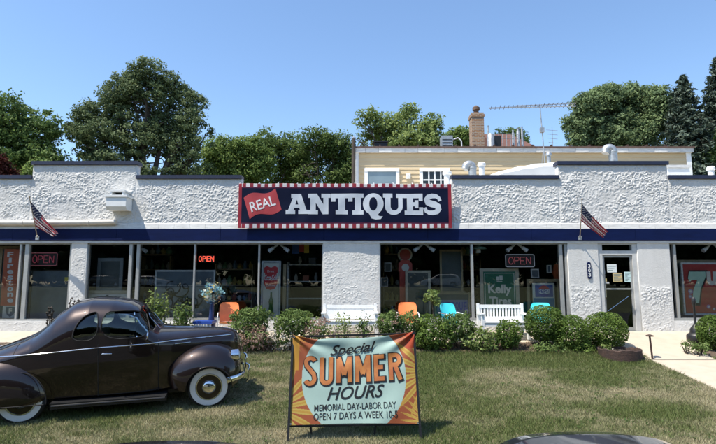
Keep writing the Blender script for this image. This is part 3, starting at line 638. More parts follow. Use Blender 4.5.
def lobes_points(lobes, ncl, per, rcl, shell=.25, gap=.33, flat=.6):
    """clusters through ellipsoid lobes (cx,cy,cz,rx,ry,rz): leaf centres, outward normals, per-cluster tint"""
    P = []; N = []; T = []; w_ = np.array([l[3]*l[5] for l in lobes]); w_ = w_/w_.sum()
    for l, wt in zip(lobes, w_):
        m = max(3, int(ncl*wt)); d = rng.normal(size=(m, 3)); d /= np.linalg.norm(d, axis=1)[:, None]
        r = (shell+(1-shell)*rng.random((m, 1))**.6)*(1+.28*(vn(d[:, 0]*2.3+l[0], d[:, 2]*2.3+l[2])-.4))[:, None]
        c = np.array(l[:3])+d*r*np.array(l[3:6])
        keep = vn(c[:, 0]/(rcl*3.2)+c[:, 1]*.4, c[:, 2]/(rcl*3.2)+c[:, 1]*.3, 6) > gap; c = c[keep]; d = d[keep]; m = len(c)
        rr = rcl*(.5+.9*rng.random(m)); e = rng.normal(size=(m, per, 3)); e /= np.linalg.norm(e, axis=2)[..., None]; e *= rng.random((m, per, 1))**.5
        e[..., 2] *= flat; q = c[:, None, :]+e*rr[:, None, None]
        P.append(q.reshape(-1, 3)); nn = .6*e+.5*d[:, None, :]+np.array([0, 0, .5]); N.append(nn.reshape(-1, 3)); T.append(np.repeat(rng.random(m), per))
    return np.concatenate(P), np.concatenate(N), np.concatenate(T)
def tree(label, Y, base_px, lobes_px, ncl, per, rcl, size, cA, cB, trunk_r=.28, depth=.8, gap=.33, group='trees behind the shop', name='leafy_tree', forks=None):
    b = at(base_px, 200, Y); zb = g(Y)
    t = thing(name, label, 'tree', (b.x, Y, zb), group)
    L = []
    for j, (px, py, rx, ry) in enumerate(lobes_px):
        c = at(px, py, Y); k = Y/FPX; L.append((c.x, Y+((j*37) % 11-5)/5*rx*k*.45, c.z, rx*k, max(rx, ry)*k*depth, ry*k))
    P, N, T = lobes_points(L, int(ncl*1.9), per, rcl, gap=gap*.62); V, F, C = leaves(P, size*1.08, cA, cB, N, tint=T)
    np_mesh('crown', V, F, M['leaf'], t, C)
    m = MB(); fz = zb+(min(l[2] for l in L)-zb)*.55
    m.tube([(b.x, Y, zb-.1), (b.x+.05, Y, zb+(fz-zb)*.5), (b.x, Y, fz)], [trunk_r*1.3, trunk_r, trunk_r*.9], 10)
    for l in L:
        e = Vector(l[:3]); s_ = Vector((b.x, Y, fz)); mid = s_.lerp(e, .5)+Vector((random.uniform(-.3, .3), random.uniform(-.3, .3), .35))
        m.tube([s_, s_.lerp(mid, .5)+Vector((0, 0, .15)), mid, mid.lerp(e, .5)+Vector((.1, 0, .1)), e], [trunk_r*.55, trunk_r*.48, trunk_r*.36, trunk_r*.22, .02], 6)
        for _ in range(7):
            d = Vector((random.uniform(-1, 1)*l[3], random.uniform(-1, 1)*l[4], random.uniform(-.3, 1)*l[5]))*.85; q = mid.lerp(e, random.uniform(.2, 1))
            m.tube([q, q+d*.5+Vector((0, 0, .12)), q+d], [trunk_r*.16, trunk_r*.1, .012], 4)
    m.build('trunk', M['bark'], t, smooth=60); return t
G1 = ((0.075, 0.129, 0.039), (0.173, 0.247, 0.078)); G2 = ((0.112, 0.173, 0.045), (0.255, 0.338, 0.102)); G3 = ((0.099, 0.150, 0.072), (0.203, 0.270, 0.123))
tree('dark green broad tree at the far left behind the low parapet', 34, 8, [(-22, 130, 34, 34), (8, 120, 26, 28), (36, 132, 22, 26), (48, 158, 16, 20), (15, 155, 34, 26), (-10, 165, 30, 24), (-45, 150, 30, 40), (56, 168, 12, 14)], 620, 34, .55, .20, *G1)
tree('small dark red leaved tree low at the far left', 27, 4, [(-2, 167, 11, 11), (10, 174, 7, 6), (-14, 170, 14, 12)], 130, 34, .35, .15, (.05, .016, .014), (.11, .03, .024), .12)
tree('yellow green bushy tree low between the dark left trees', 31, 60, [(48, 172, 17, 12), (66, 178, 12, 9), (30, 178, 15, 12)], 130, 34, .4, .17, *G2, .12)
tree('tallest spreading tree with dark limbs showing above the left parapet', 36, 146, [(150, 76, 20, 13), (132, 88, 22, 14), (170, 86, 22, 14), (114, 98, 20, 13), (150, 98, 32, 18), (188, 102, 16, 14), (94, 116, 20, 13), (124, 116, 26, 16), (158, 118, 30, 18), (190, 124, 18, 17), (78, 131, 14, 10), (104, 138, 26, 14), (140, 140, 32, 18), (178, 144, 28, 18), (200, 146, 13, 15), (90, 154, 14, 10), (185, 168, 26, 13), (125, 163, 30, 12), (150, 174, 34, 12), (115, 176, 26, 10), (68, 126, 6, 5), (207, 132, 6, 7)], 1250, 36, .42, .165, (.085, .122, .056), (.19, .24, .115), .42, gap=.36)
tree('bright green tree right behind the tallest tree beside the banner', 42, 232, [(224, 156, 22, 16), (246, 150, 20, 14), (238, 172, 32, 18), (215, 172, 16, 16), (258, 164, 16, 18)], 460, 34, .55, .2, *G2, .25)
tree('round topped mid green tree left above the banner', 46, 275, [(268, 150, 20, 17), (290, 152, 22, 18), (275, 174, 36, 18), (258, 165, 18, 16), (300, 168, 18, 18)], 480, 34, .6, .21, (.09, .14, .042), (.20, .27, .085), .25)
tree('dense mid green tree above the middle of the banner', 44, 322, [(315, 148, 24, 18), (337, 152, 20, 20), (322, 172, 36, 18), (345, 170, 18, 18), (302, 164, 18, 18)], 520, 34, .6, .2, (.075, .12, .036), (.17, .23, .07), .25)
tree('light green open crowned tree behind the left half of the yellow building', 38, 398, [(366, 124, 16, 13), (388, 128, 16, 14), (408, 118, 17, 12), (428, 128, 15, 13), (398, 140, 40, 15), (380, 140, 26, 14), (420, 142, 24, 13), (362, 142, 17, 14), (438, 142, 16, 10), (410, 110, 8, 6), (376, 116, 8, 6)], 360, 30, .5, .2, (.14, .20, .06), (.33, .40, .14), .26, gap=.36)
tree('small green tree top showing left of the brick chimney', 50, 462, [(460, 137, 13, 10), (450, 143, 14, 9), (470, 142, 10, 9)], 150, 34, .55, .2, *G2, .2)
tree('small green tree top showing behind the white stacks', 52, 505, [(505, 140, 13, 9), (494, 143, 9, 7), (516, 135, 8, 9), (522, 144, 8, 6)], 90, 34, .55, .2, *G1, .2)
tree('large grey green tree right of the antenna', 33, 618, [(586, 108, 17, 15), (606, 98, 18, 13), (632, 95, 22, 13), (652, 108, 18, 20), (590, 128, 22, 16), (622, 120, 30, 20), (650, 134, 22, 20), (612, 142, 34, 14), (574, 122, 8, 10), (580, 142, 12, 10)], 1000, 38, .42, .165, (.12, .175, .085), (.25, .325, .15), .35, gap=.3)
tree('green tree low at the far right behind the spruces', 30, 722, [(704, 160, 16, 14), (725, 150, 20, 22), (690, 168, 12, 10)], 220, 34, .4, .17, *G1, .2)
def spruce(label, Y, px, py_top, halfw, base_py):
    b = at(px, base_py, Y); top = at(px, py_top, Y); b.x = top.x; zb = g(Y); R = halfw*Y/FPX; H = top.z-b.z
    t = thing('spruce_tree', label, 'tree', (b.x, Y, zb), 'spruces at the right edge')
    m = MB(); m.tube([(b.x, Y, zb-.1), (b.x, Y, b.z), (top.x, Y, top.z)], [.3, .24, .02], 8); P = []; N = []; T = []
    nb = 330
    for k in range(nb):
        u = (k/nb)**.85; z = top.z-H*u-.1; L = R*(.05+.95*u**.72)*(.68+.55*random.random()); a = k*2.399+random.uniform(-.3, .3)
        d = Vector((math.cos(a), math.sin(a), 0)); p0 = Vector((b.x+(top.x-b.x)*(z-b.z)/H, Y, z)); tip = p0+d*L+Vector((0, 0, -.18*L+.05)); mid = p0+d*L*.55+Vector((0, 0, -.16*L))
        m.tube([p0, mid, tip], [.03, .02, .006], 4)
        ns = int(12+60*L/R*R/2.2)
        s_ = rng.random(ns)**.7; q = np.outer((1-s_)**2, p0)+np.outer(2*s_*(1-s_), mid)+np.outer(s_**2, tip)
        side = np.array([-d.y, d.x, 0]); wd = .34*L*(1-.75*s_)+.06
        q = q+side*((rng.random(ns)-.5)*2*wd)[:, None]+np.array([0, 0, 1])*(-.18*rng.random(ns)*(.4+L/2))[:, None]
        P.append(q); N.append(np.tile([0, 0, 1.], (ns, 1))+np.array(d)*.3); T.append(np.full(ns, random.random()))
    P = np.concatenate(P); N = np.concatenate(N); T = np.concatenate(T)
    V, F, C = leaves(P, .30, (.045, .070, .050), (.13, .17, .13), N, .7, .3, T)
    np_mesh('branches', V, F, M['needle'], t, C); m.build('trunk', M['bark'], t, smooth=60)
spruce('dark blue green spruce left of the pair at the right edge', 30, 682, 74, 36, 190)
spruce('taller dark spruce at the right edge of the photo', 31, 716, 56, 38, 190)
spruce('dark spruce just beyond the right edge behind the tall one', 33, 756, 66, 40, 190)

# ------------------------------------------------------------------ flower beds
def shrub(name, label, px, py, rx, ry, Y, n, size, cA, cB, dense=True, group='shrubs in the bed', flowers=None, rough=.25, cat='shrub', stems=9, gap=.0):
    c = at(px, py, Y); k = Y/FPX*1.0; zb = g(Y)+.01; a, h = rx*k, ry*k
    t = thing(name, label, cat, (c.x, Y, zb), group)
    d = rng.normal(size=(n, 3)); d /= np.linalg.norm(d, axis=1)[:, None]
    lump = 1+rough*(vn(d[:, 0]*2.6+px, d[:, 2]*2.6+d[:, 1]*1.7, 3)-.5)*2+rough*.6*(vn(d[:, 0]*6+px, d[:, 2]*6+d[:, 1]*5, 4)-.5)*2
    r = (1-(.42 if dense else .8)*rng.random(n)**1.6)*lump
    P = np.array(c)+d*r[:, None]*np.array([a, a*.9, h])
    if not dense: P += rng.normal(size=P.shape)*.03
    keep = P[:, 2] > zb+.02
    if gap: keep &= vn(P[:, 0]*9+P[:, 1]*4, P[:, 2]*9, 5) > gap
    P = P[keep]; d = d[keep]; tint = vn(P[:, 0]*5+P[:, 1]*3, P[:, 2]*5, 7)
    parts = [leaves(P, size, cA, cB, d*.8+np.array([0, 0, .4]), .8, .5, tint)]
    m = MB()
    for i in range(stems):
        q = P[int(rng.integers(len(P)))]; m.tube([(c.x+(q[0]-c.x)*.12, Y+(q[1]-Y)*.12, zb-.03), (c.x+(q[0]-c.x)*.6, Y+(q[1]-Y)*.6, zb+(q[2]-zb)*.55), tuple(q)], [.012, .008, .003], 5)
    m.build('stems', M['bark'], t)
    if flowers:
        nf, fs, fa, fb = flowers; d2 = rng.normal(size=(nf, 3)); d2[:, 1] = -np.abs(d2[:, 1]); d2 /= np.linalg.norm(d2, axis=1)[:, None]
        Q = np.array(c)+d2*np.array([a, a*.9, h])*1.03; Q = Q[Q[:, 2] > zb+.03]
        Q = (Q[:, None, :]+rng.normal(size=(len(Q), 14, 3))*fs*.45).reshape(-1, 3)
        parts.append(leaves(Q, fs*.6, fa, fb, None, 1, .8))
    fV, fF, fC = merge(parts); np_mesh('foliage', fV, fF, M['leaf'], t, fC)
    return t
BX = ((0.068, 0.121, 0.024), (0.176, 0.250, 0.057)); SG = ((0.068, 0.119, 0.032), (0.189, 0.257, 0.081)); LG = ((0.121, 0.176, 0.047), (0.284, 0.351, 0.121))
PK = ((.30, .17, .13), (.46, .33, .26)); WH = ((.55, .50, .42), (.70, .64, .56))
shrub('leafy_shrub', 'yellow green upright shrub behind the hood of the dark coupe', 157, 314, 11, 22, 13.3, 900, .085, *LG, False, stems=12)
shrub('leafy_shrub', 'thin yellow green shrub beside the coupe windshield', 142, 320, 8, 12, 13.2, 350, .08, *LG, False)
shrub('leafy_shrub', 'sparse green shrub with upright stems between coupe hood and flower ball', 183, 318, 11, 15, 13.3, 500, .08, *SG, False, stems=12)
shrub('leafy_shrub', 'dense green shrub just right of the orange chair nearest the coupe', 250, 320, 20, 13, 13.1, 2400, .075, *SG)
shrub('flowering_shrub', 'shrub with dried pink flower heads at the coupe bumper', 254, 338, 16, 12, 12.85, 1100, .07, *SG, True, flowers=(60, .075, *PK))
shrub('leafy_shrub', 'wide green shrub under the tall soda bottle sign', 294, 322, 19, 12, 13.1, 2400, .075, *SG)
shrub('flowering_shrub', 'low shrub with white flower heads left of the summer banner', 283, 338, 11, 10, 12.85, 650, .065, *SG, True, flowers=(32, .07, *WH))
shrub('flowering_shrub', 'pink flowered shrub behind the top left corner of the summer banner', 318, 333, 15, 14, 12.95, 900, .07, *LG, False, flowers=(48, .07, *PK))
shrub('leafy_shrub', 'sparse twiggy shrub in front of the left part of the plain white bench', 343, 326, 9, 14, 13.0, 240, .075, *LG, False, stems=14)
shrub('leafy_shrub', 'sparse twiggy shrub in front of the right part of the plain white bench', 364, 327, 8, 13, 13.0, 240, .075, *SG, False, stems=14)
shrub('leafy_shrub', 'green shrub right of the plain white bench under the orange chair', 391, 325, 14, 13, 13.0, 1700, .075, *SG, flowers=(12, .06, *PK))
shrub('leafy_shrub', 'tall green shrub between the orange and turquoise chairs', 412, 327, 15, 14, 13.1, 1700, .075, *SG)
shrub('leafy_shrub', 'large dark green shrub at the right edge of the summer banner', 432, 335, 19, 17, 12.9, 2600, .075, *BX)
shrub('leafy_shrub', 'green shrub under the turquoise chair left of the slatted bench', 458, 327, 17, 14, 13.05, 1900, .075, *SG)
shrub('leafy_shrub', 'light green low shrub with broad leaves under the slatted bench', 480, 341, 16, 12, 12.85, 1100, .085, *LG)
shrub('leafy_shrub', 'dark round shrub in front of the right half of the slatted bench', 508, 335, 14, 13, 12.95, 1900, .07, *BX)
shrub('boxwood', 'round clipped boxwood under the turquoise chair by the right window', 545, 323, 20, 18, 13.2, 6500, .055, *BX, group='clipped boxwoods', rough=.055)
shrub('boxwood', 'round clipped boxwood in the middle of the three near the door', 571, 334, 20, 18, 13.0, 6500, .055, *BX, group='clipped boxwoods', rough=.055)
shrub('boxwood', 'round clipped boxwood nearest the shop door behind the rusty ring', 606, 330, 21, 18, 13.1, 6500, .055, *BX, group='clipped boxwoods', rough=.055)
shrub('leafy_shrub', 'low loose green shrub in front of the leftmost clipped boxwood', 548, 350, 18, 8, 12.8, 1100, .07, *SG, False)
shrub('leafy_shrub', 'low dark shrub in front of the middle clipped boxwood', 583, 350, 12, 9, 12.8, 1000, .065, *BX)
shrub('flowering_plant', 'small pale leaved plant with a white flower left of the rusty ring', 606, 348, 6, 6, 12.7, 200, .06, *LG, False, cat='plant', flowers=(3, .07, *WH))
shrub('boxwood', 'round clipped boxwood at the right edge in front of the big red sign', 712, 332, 14, 17, 12.9, 5000, .055, *BX, group='clipped boxwoods', rough=.055)
shrub('leafy_shrub', 'low grey green plant at the foot of the right edge boxwood', 699, 347, 9, 5, 12.5, 260, .07, *SG, False)
shrub('leafy_shrub', 'small scrubby plant beside the paving left of the right edge boxwood', 686, 344, 4, 3, 12.6, 90, .05, *SG, False)
# topiary on a stem
c = at(432.5, 296, 13.55); t = thing('standard_plant', 'yellow green plant on a bare stem in front of the red gas pump window', 'plant', (c.x, 13.55, g(13.55)))
P, N, T = lobes_points([(c.x, 13.55, c.z, .21, .2, .19), (c.x+.1, 13.5, c.z-.14, .1, .1, .1)], 34, 18, .09, gap=.1); V, F, C = leaves(P, .07, *LG, N, tint=T); np_mesh('foliage', V, F, M['leaf'], t, C)
m = MB(); m.tube([(c.x, 13.55, g(13.55)-.02), (c.x+.02, 13.55, 1.7), (c.x-.01, 13.55, c.z)], .014, 6); m.build('stem', M['bark'], t)
# dark seed stalks behind the coupe
for px, py0, lab in ((49, 305, 'dark dried seed stalk at the left window behind the coupe roof'), (70, 297, 'thin dark twigs rising behind the coupe rear window')):
    c = at(px, py0, 12.6); t = thing('dried_stalk', lab, 'plant', (c.x, 12.6, g(12.6)), 'dried stalks behind the coupe'); m = MB(); dark = M['bark']
    for k in range(5 if px < 60 else 4):
        dx = random.uniform(-.13, .13) if px < 60 else random.uniform(-.28, .28); h = c.z-abs(random.uniform(0, .22)); m.tube([(c.x+dx*.2, 12.6, g(12.6)-.02), (c.x+dx*.7, 12.6, h-.3), (c.x+dx, 12.6, h)], [.012, .01, .006], 5)
        for q in range(6): m.lathe([(.004, -.03), (.028, 0), (.004, .03)], (c.x+dx*(.8+.04*q)+random.uniform(-.05, .05), 12.6+random.uniform(-.04, .04), h-.06*q), 6)
    m.build('stalks', dark, t)
# rusty ring
c = gp = at(620, 356, 12.4); R = .47; zb = g(12.4)
t = thing('rusty_planter_ring', 'low rusty steel ring on the bed edge below the clipped boxwoods', 'planter', (gp.x, 12.4, zb))
m = MB(); prof = []; n = 40; V = []; F = []
for j, (r, h) in enumerate(((R, -.06), (R*1.01, .19), (R*.97, .205), (R*.95, .19), (R*.95, .02))):
    for i in range(n):
        a = 2*math.pi*i/n; V.append((gp.x+r*math.cos(a), 12.4+r*math.sin(a)*.95, zb+h+.012*math.sin(i*2.3)+.012*math.sin(i*.9)))
for j in range(4):
    for i in range(n): F.append((j*n+i, j*n+(i+1) % n, (j+1)*n+(i+1) % n, (j+1)*n+i))
m.add(V, F); m.build('ring_wall', M['rust'], t, smooth=50)
m = MB(); m.lathe([(R*.94, .0), (R*.94, .05), (R*.5, .09), (.01, .1)], (gp.x, 12.4, zb), 28); m.build('soil_fill', M['mulch'], t, smooth=50)
m = MB()
for k in range(7): a = random.uniform(0, 6.28); m.tube([(gp.x+.3*math.cos(a), 12.4+.3*math.sin(a), zb+.09), (gp.x+.1*math.cos(a+1), 12.4+.1*math.sin(a+1), zb+.16), (gp.x-.25*math.cos(a), 12.4-.25*math.sin(a), zb+.12)], .014, 5)
m.build('twigs', M['bark'], t)

# ------------------------------------------------------------------ grass
def grass(name, x0, x1, y0, y1, n, fan=0.):
    y = y0+(y1-y0)*rng.random(n); x = x0+(x1-x0)*rng.random(n)
    if fan: k = np.abs(x) < y*fan+1.2; x = x[k]; y = y[k]; n = len(x)
    z = np.interp(y, [a for a, _ in GP], [b for _, b in GP])+.006
    dry = .9*vn(x*.55, y*.95, 1)+.55*vn(x*1.7, y*2.6, 2)+.35*vn(x*5, y*7, 3)-.42*(np.clip((y-10.6)/1.6, 0, 1))
    dry = np.clip((dry-.62)*1.3+.0+.5*(rng.random(n)-.5), 0, 1)
    h = (.022+.036*rng.random(n))*(1+.9*np.clip(.45-dry, 0, 1))*(1+.4*np.clip((y-12.2)/.4, 0, 1)); a = rng.random(n)*6.283; wdt = .0038+.0035*rng.random(n)
    dx, dy = np.cos(a)*wdt, np.sin(a)*wdt; b = rng.random(n)*6.283; ln = h*(.2+.9*rng.random(n)); 
    base = np.stack([x, y, z], -1); V = np.stack([base+np.stack([dx, dy, 0*x], -1), base-np.stack([dx, dy, 0*x], -1), base+np.stack([np.cos(b)*ln, np.sin(b)*ln, h], -1)], 1).reshape(-1, 3)
    gr = np.array([.135, .178, .062])*(1-rng.random((n, 1))*.45)+np.array([.05, .05, .01])*rng.random((n, 1)); st = np.array([.48, .425, .27])*(.55+.6*rng.random((n, 1)))
    C = np.repeat(gr*(1-dry[:, None])+st*dry[:, None], 3, 0)
    o = np_mesh(name, V, np.arange(3*n).reshape(n, 3), M['grass'], None, C); tag(o, None, None, None, 'stuff'); return o
o = grass('grass', -10.5, 6.74, 4.9, 12.66, 620000, .72); tag(o, 'patchy green and straw coloured mown grass in front of the shop', 'grass')
o = grass('grass', 8.22, 10.5, 8.5, 12.32, 30000); tag(o, 'mown grass right of the concrete walk', 'grass')
# ------------------------------------------------------------------ display pieces inside the windows
def rbox(b, px0, py0, px1, py1, Y, d, m=0):
    a = at(px0, py0, Y); c_ = at(px1, py1, Y); xm = (at(px0, (py0+py1)/2, Y).x, at(px1, (py0+py1)/2, Y).x)
    return b.box(xm[0], xm[1], Y, Y+d, c_.z, a.z, m)
def frame_on(b, px0, py0, px1, py1, Y, wd, d=.05, m=0):
    a = at(px0, py0, Y); c_ = at(px1, py1, Y); x0, x1 = at(px0, (py0+py1)/2, Y).x, at(px1, (py0+py1)/2, Y).x
    b.box(x0, x1, Y, Y+d, a.z-wd, a.z, m); b.box(x0, x1, Y, Y+d, c_.z, c_.z+wd, m)
    b.box(x0, x0+wd, Y+.002, Y+d, c_.z+wd+.001, a.z-wd-.001, m); b.box(x1-wd, x1, Y+.002, Y+d, c_.z+wd+.001, a.z-wd-.001, m); return b
def base_of(px0, px1, py1, Y): p = at((px0+px1)/2, py1, Y); return (p.x, Y, p.z)
def txt(name, s, px0, py0, px1, py1, Y, m, parent, offset=0., shear=0.):
    a = at(px0, py0, Y); c_ = at(px1, py1, Y); x0, x1 = at(px0, (py0+py1)/2, Y).x, at(px1, (py0+py1)/2, Y).x
    v, f = text2d(s, offset, shear); v = norm01(v); b = MB(); b.add([(x0+(x1-x0)*p[0], Y, c_.z+(a.z-c_.z)*p[1]) for p in v], f); return b.build(name, m, parent)
def framed(name, label, cat, px0, py0, px1, py1, Y, fm, face, wd=.07, group=None):
    t = thing(name, label, cat, base_of(px0, px1, py1, Y), group)
    frame_on(MB(), px0, py0, px1, py1, Y, wd).build('frame', fm, t)
    b = MB(); a = at(px0, py0, Y); c_ = at(px1, py1, Y); x0, x1 = at(px0, (py0+py1)/2, Y).x, at(px1, (py0+py1)/2, Y).x
    b.box(x0+wd+.001, x1-wd-.001, Y+.025, Y+.045, c_.z+wd+.001, a.z-wd-.001); b.build('face', face, t); return t
M['mirror'] = mat('old_mirror', (.30, .32, .34), .12, 1, var=.3, scale=2)
M['slate'] = mat('blue_grey_board', (.085, .115, .14), .35, var=.25, scale=1.5)
M['slate2'] = mat('dark_picture', (.035, .05, .055), .3, c2=(.06, .075, .08), scale=3)
M['orange_enamel'] = mat('orange_enamel', (.60, .13, .055), .4, c2=(.42, .09, .04), scale=3)
M['red_enamel'] = mat('red_enamel', (.48, .06, .045), .35, var=.2, scale=3)
M['cream'] = mat('cream_enamel', (.62, .60, .52), .4, var=.08, scale=4)
M['mint'] = mat('mint_enamel', (.42, .62, .48), .4, var=.08, scale=4)
M['green_enamel'] = mat('green_enamel', (.012, .125, .065), .4, var=.15, scale=3)
M['ironwork'] = mat('black_ironwork', (.012, .012, .013), .4, var=.2)
# far left: vertical tyre sign
t = thing('vertical_tyre_sign', 'tall orange sign with upright white lettering Firestone in the far left window', 'sign', base_of(2, 18.5, 318, 14.85))
rbox(MB(), 2.5, 249, 18.2, 305.5, 14.85, .03).build('panel', M['orange_enamel'], t)
rbox(MB(), 2.5, 305.8, 18.2, 318, 14.85, .03).build('shield_panel', M['cream'], t)
for i, ch in enumerate('Firestone'):
    y0 = 252.0+5.7*i; wl = 3.0 if ch not in 'it' else (1.6 if ch == 'i' else 2.4); hh = 5.0 if ch in 'Fit' else 4.2; txt('letter', ch, 10.3-wl, y0+(5.0-hh), 10.3+wl, y0+5.0, 14.846, M['whiteprint'], t, .03)
b = MB(); cshield = at(10.3, 311.5, 14.846)
sh = [(-.13, .13), (.13, .13), (.13, 0), (.09, -.09), (0, -.15), (-.09, -.09), (-.13, 0)]
b.prism(sh, lambda a, z: (cshield.x+a, 14.844, cshield.z+z), lambda a, z: (cshield.x+a, 14.849, cshield.z+z)); b.build('shield', M['slate'], t)
txt('letter', 'F', 8.7, 308.3, 11.9, 313.8, 14.841, M['cream'], t, .03)
framed('picture_frame_stand', 'gold wooden frame around the upright orange sign', 'frame', -3, 246, 22.5, 320, 14.95, M['wood'], M['slate2'], .09)
# neon signs made of bent tubes
def neon(label, px0, py0, px1, py1, Y, colr, e, border=None, halo=None):
    t = thing('neon_sign', label, 'neon sign', base_of(px0, px1, py1, Y), 'OPEN signs in the windows')
    a = at(px0, py0, Y); c_ = at(px1, py1, Y); x0, x1 = at(px0, (py0+py1)/2, Y).x, at(px1, (py0+py1)/2, Y).x; W_, H_ = x1-x0, a.z-c_.z
    mt = mat('neon_tube', colr, .3, emit=e)
    LT = {'O': [[(.5+.5*math.cos(q)*1, .5+.5*math.sin(q)) for q in [k*math.pi/8 for k in range(17)]]], 'P': [[(0, 0), (0, 1), (.65, 1), (.95, .9), (.95, .6), (.65, .5), (0.02, .5)]], 'E': [[(.95, 0), (0, 0), (0, 1), (.95, 1)], [(.02, .5), (.75, .5)]], 'N': [[(0, 0), (0, 1)], [(0, 1), (.95, 0)], [(.95, 0), (.95, 1)]]}
    mx, my = (.09, .22) if border else (0, 0)
    for i, ch in enumerate('OPEN'):
        b = MB()
        for st in LT[ch]:
            b.tube([(x0+W_*(mx+(1-2*mx)*(i+.08+.78*q[0])/4), Y-.02, c_.z+H_*(my+(1-2*my)*q[1])) for q in st], .011, 6)
        b.build('letter_tube', mt, t, smooth=60)
    if border:
        mb = mat('neon_border_tube', border, .3, emit=halo); b = MB(); r = .03
        b.tube([(x0+r, Y-.02, c_.z), (x1-r, Y-.02, c_.z), (x1, Y-.02, c_.z+r), (x1, Y-.02, a.z-r), (x1-r, Y-.02, a.z), (x0+r, Y-.02, a.z), (x0, Y-.02, a.z-r), (x0, Y-.02, c_.z+r)], .011, 6, closed=True); b.build('border_tube', mb, t, smooth=60)
    b = MB(); b.box(x0-.015, x1+.015, Y+.0, Y+.02, c_.z-.015, a.z+.015); b.build('backing', M['black'], t); return t
neon('dull pink neon OPEN sign with pink border in the left window beside the pier', 30.2, 253, 57.5, 265.5, 14.72, (.55, .10, .14), .10, (.42, .12, .15), .10)
neon('OPEN sign with pale outline border high in the window above the slatted bench', 505.5, 254.6, 534, 266.8, 14.72, (.50, .13, .14), .14, (.42, .45, .50), .14)
t = thing('neon_sign', 'small glowing red OPEN sign without border in the window above the flower ball', 'neon sign', base_of(198, 214, 262, 14.72), 'OPEN signs in the windows')
for i, ch in enumerate('OPEN'): txt('letter', ch, 198.6+3.95*i, 256, 202.2+3.95*i, 261.6, 14.715, mat('red_neon', (.9, .10, .05), .4, emit=.9), t, .015)
rbox(MB(), 198.2, 255.4, 214.6, 262.2, 14.72, .02).build('backing', M['black'], t)
# W1: blue grey board with yellow tag
t = framed('display_board', 'blue grey board filling the lower window beneath the pink OPEN sign', 'board', 29.5, 270, 71, 324, 14.85, M['black'], M['slate'], .03)
t = thing('yellow_tag', 'small yellow tag stuck on the blue grey board', 'tag', base_of(64.6, 68.4, 280.5, 14.84)); rbox(MB(), 64.6, 277.2, 68.4, 281, 14.845, .004).build('card', mat('yellow_card', (.62, .52, .08), .6, var=.05), t)
# W2: pale framed mirror on a ledge with a number board
framed('framed_mirror', 'pale framed mirror standing in the window left of the double posts', 'mirror', 97, 258, 122.5, 291, 14.9, mat('pale_frame', (.16, .18, .18), .5, var=.1), M['slate2'], .09)
t = thing('display_table', 'pale trimmed display ledge under the framed mirror behind the coupe roof', 'table', (at(107, 300, 14.8).x, 14.8, ZB-.02))
p = at(86.5, 290.5, 14.75); q = at(128, 293.5, 14.75); b = MB(); b.box(p.x, q.x, 14.75, 15.25, q.z, p.z); b.build('top', M['creamframe'], t)
b = MB(); b.box(p.x+.04, q.x-.04, 14.79, 15.2, ZB-.018, q.z-.002); b.build('cabinet', M['offwhite'], t)
txt('numeral', '7', 106, 295, 108.6, 300, 14.785, M['black'], t, .02)
# small white lamp above
def spot(px, py, Y, label):
    p = at(px, py, Y); t = thing('spotlight', label, 'spotlight', (p.x, Y, p.z+.12), 'white spotlights under the window heads'); 
    for s in (-1, 1):
        b = MB(); d = Vector((s*.26, -.04, -.20)); a = p+Vector((s*.03, 0, .10)); b.lathe([(.02, 0), (.03, .02)], p+Vector((0, 0, .1)), 8); b.tube([a, a+d*.45, a+d*.5, a+d], [.028, .03, .05, .062], 10); b.build('lamp_head', M['white'], t, smooth=40)
    b = MB(); b.box(p.x-.05, p.x+.05, Y-.03, Y+.03, p.z+.121, p.z+.15); b.build('bracket', M['white'], t)
spot(424, 247.5, 14.72, 'pair of white spotlights above the gas pump window'); spot(516.5, 247.5, 14.72, 'pair of white spotlights above the bordered OPEN sign'); spot(712, 247.5, 14.72, 'pair of white spotlights at the far right window head'); spot(279, 248, 14.72, 'pair of white spotlights above the soda bottle sign')
p = at(143.5, 250, 14.75); t = thing('spotlight', 'single small white spotlight right of the double posts', 'spotlight', p); b = MB(); b.tube([p+Vector((-.06, 0, .05)), p+Vector((.02, -.02, 0)), p+Vector((.1, -.05, -.04))], [.03, .05, .06], 10); b.build('lamp_head', M['white'], t, smooth=40); b = MB(); b.tube([p+Vector((-.06, 0, .04)), p+Vector((-.08, .1, .2))], .015, 6); b.build('arm', M['white'], t)
# W3: ornamental iron screen with blue grey panel
t = thing('iron_screen', 'curling black ironwork screen under a blue grey panel behind the coupe hood', 'screen', (at(184, 318, 14.85).x, 14.85, ZB-.02))
frame_on(MB(), 154, 270, 214.5, 324, 14.85, .045, .04).build('frame', M['galv'], t)
rbox(MB(), 155.2, 271.2, 213.5, 284.5, 14.862, .02).build('upper_panel', M['slate'], t); rbox(MB(), 155, 284.8, 213.5, 285.6, 14.855, .03).build('rail', M['offwhite'], t)
rbox(MB(), 155.2, 286, 213.5, 323, 14.878, .012).build('backing', mat('pale_backing', (.20, .22, .22), .6, var=.3, scale=2), t)
b = MB(); rr = random.Random(3)
for k in range(17):
    p = at(rr.uniform(158, 194), rr.uniform(289, 315), 14.868); s = rr.choice((-1, 1)); a0 = rr.uniform(0, 6.28); sc = rr.uniform(.10, .25)
    b.tube([(p.x+s*sc*(1-q/22)*math.cos(a0+q*.42)+.012*q, 14.868, p.z+sc*(1-q/22)*math.sin(a0+q*.42)+.008*q*math.sin(k)) for q in range(20)], .020, 5)
b.build('scrolls', M['ironwork'], t)
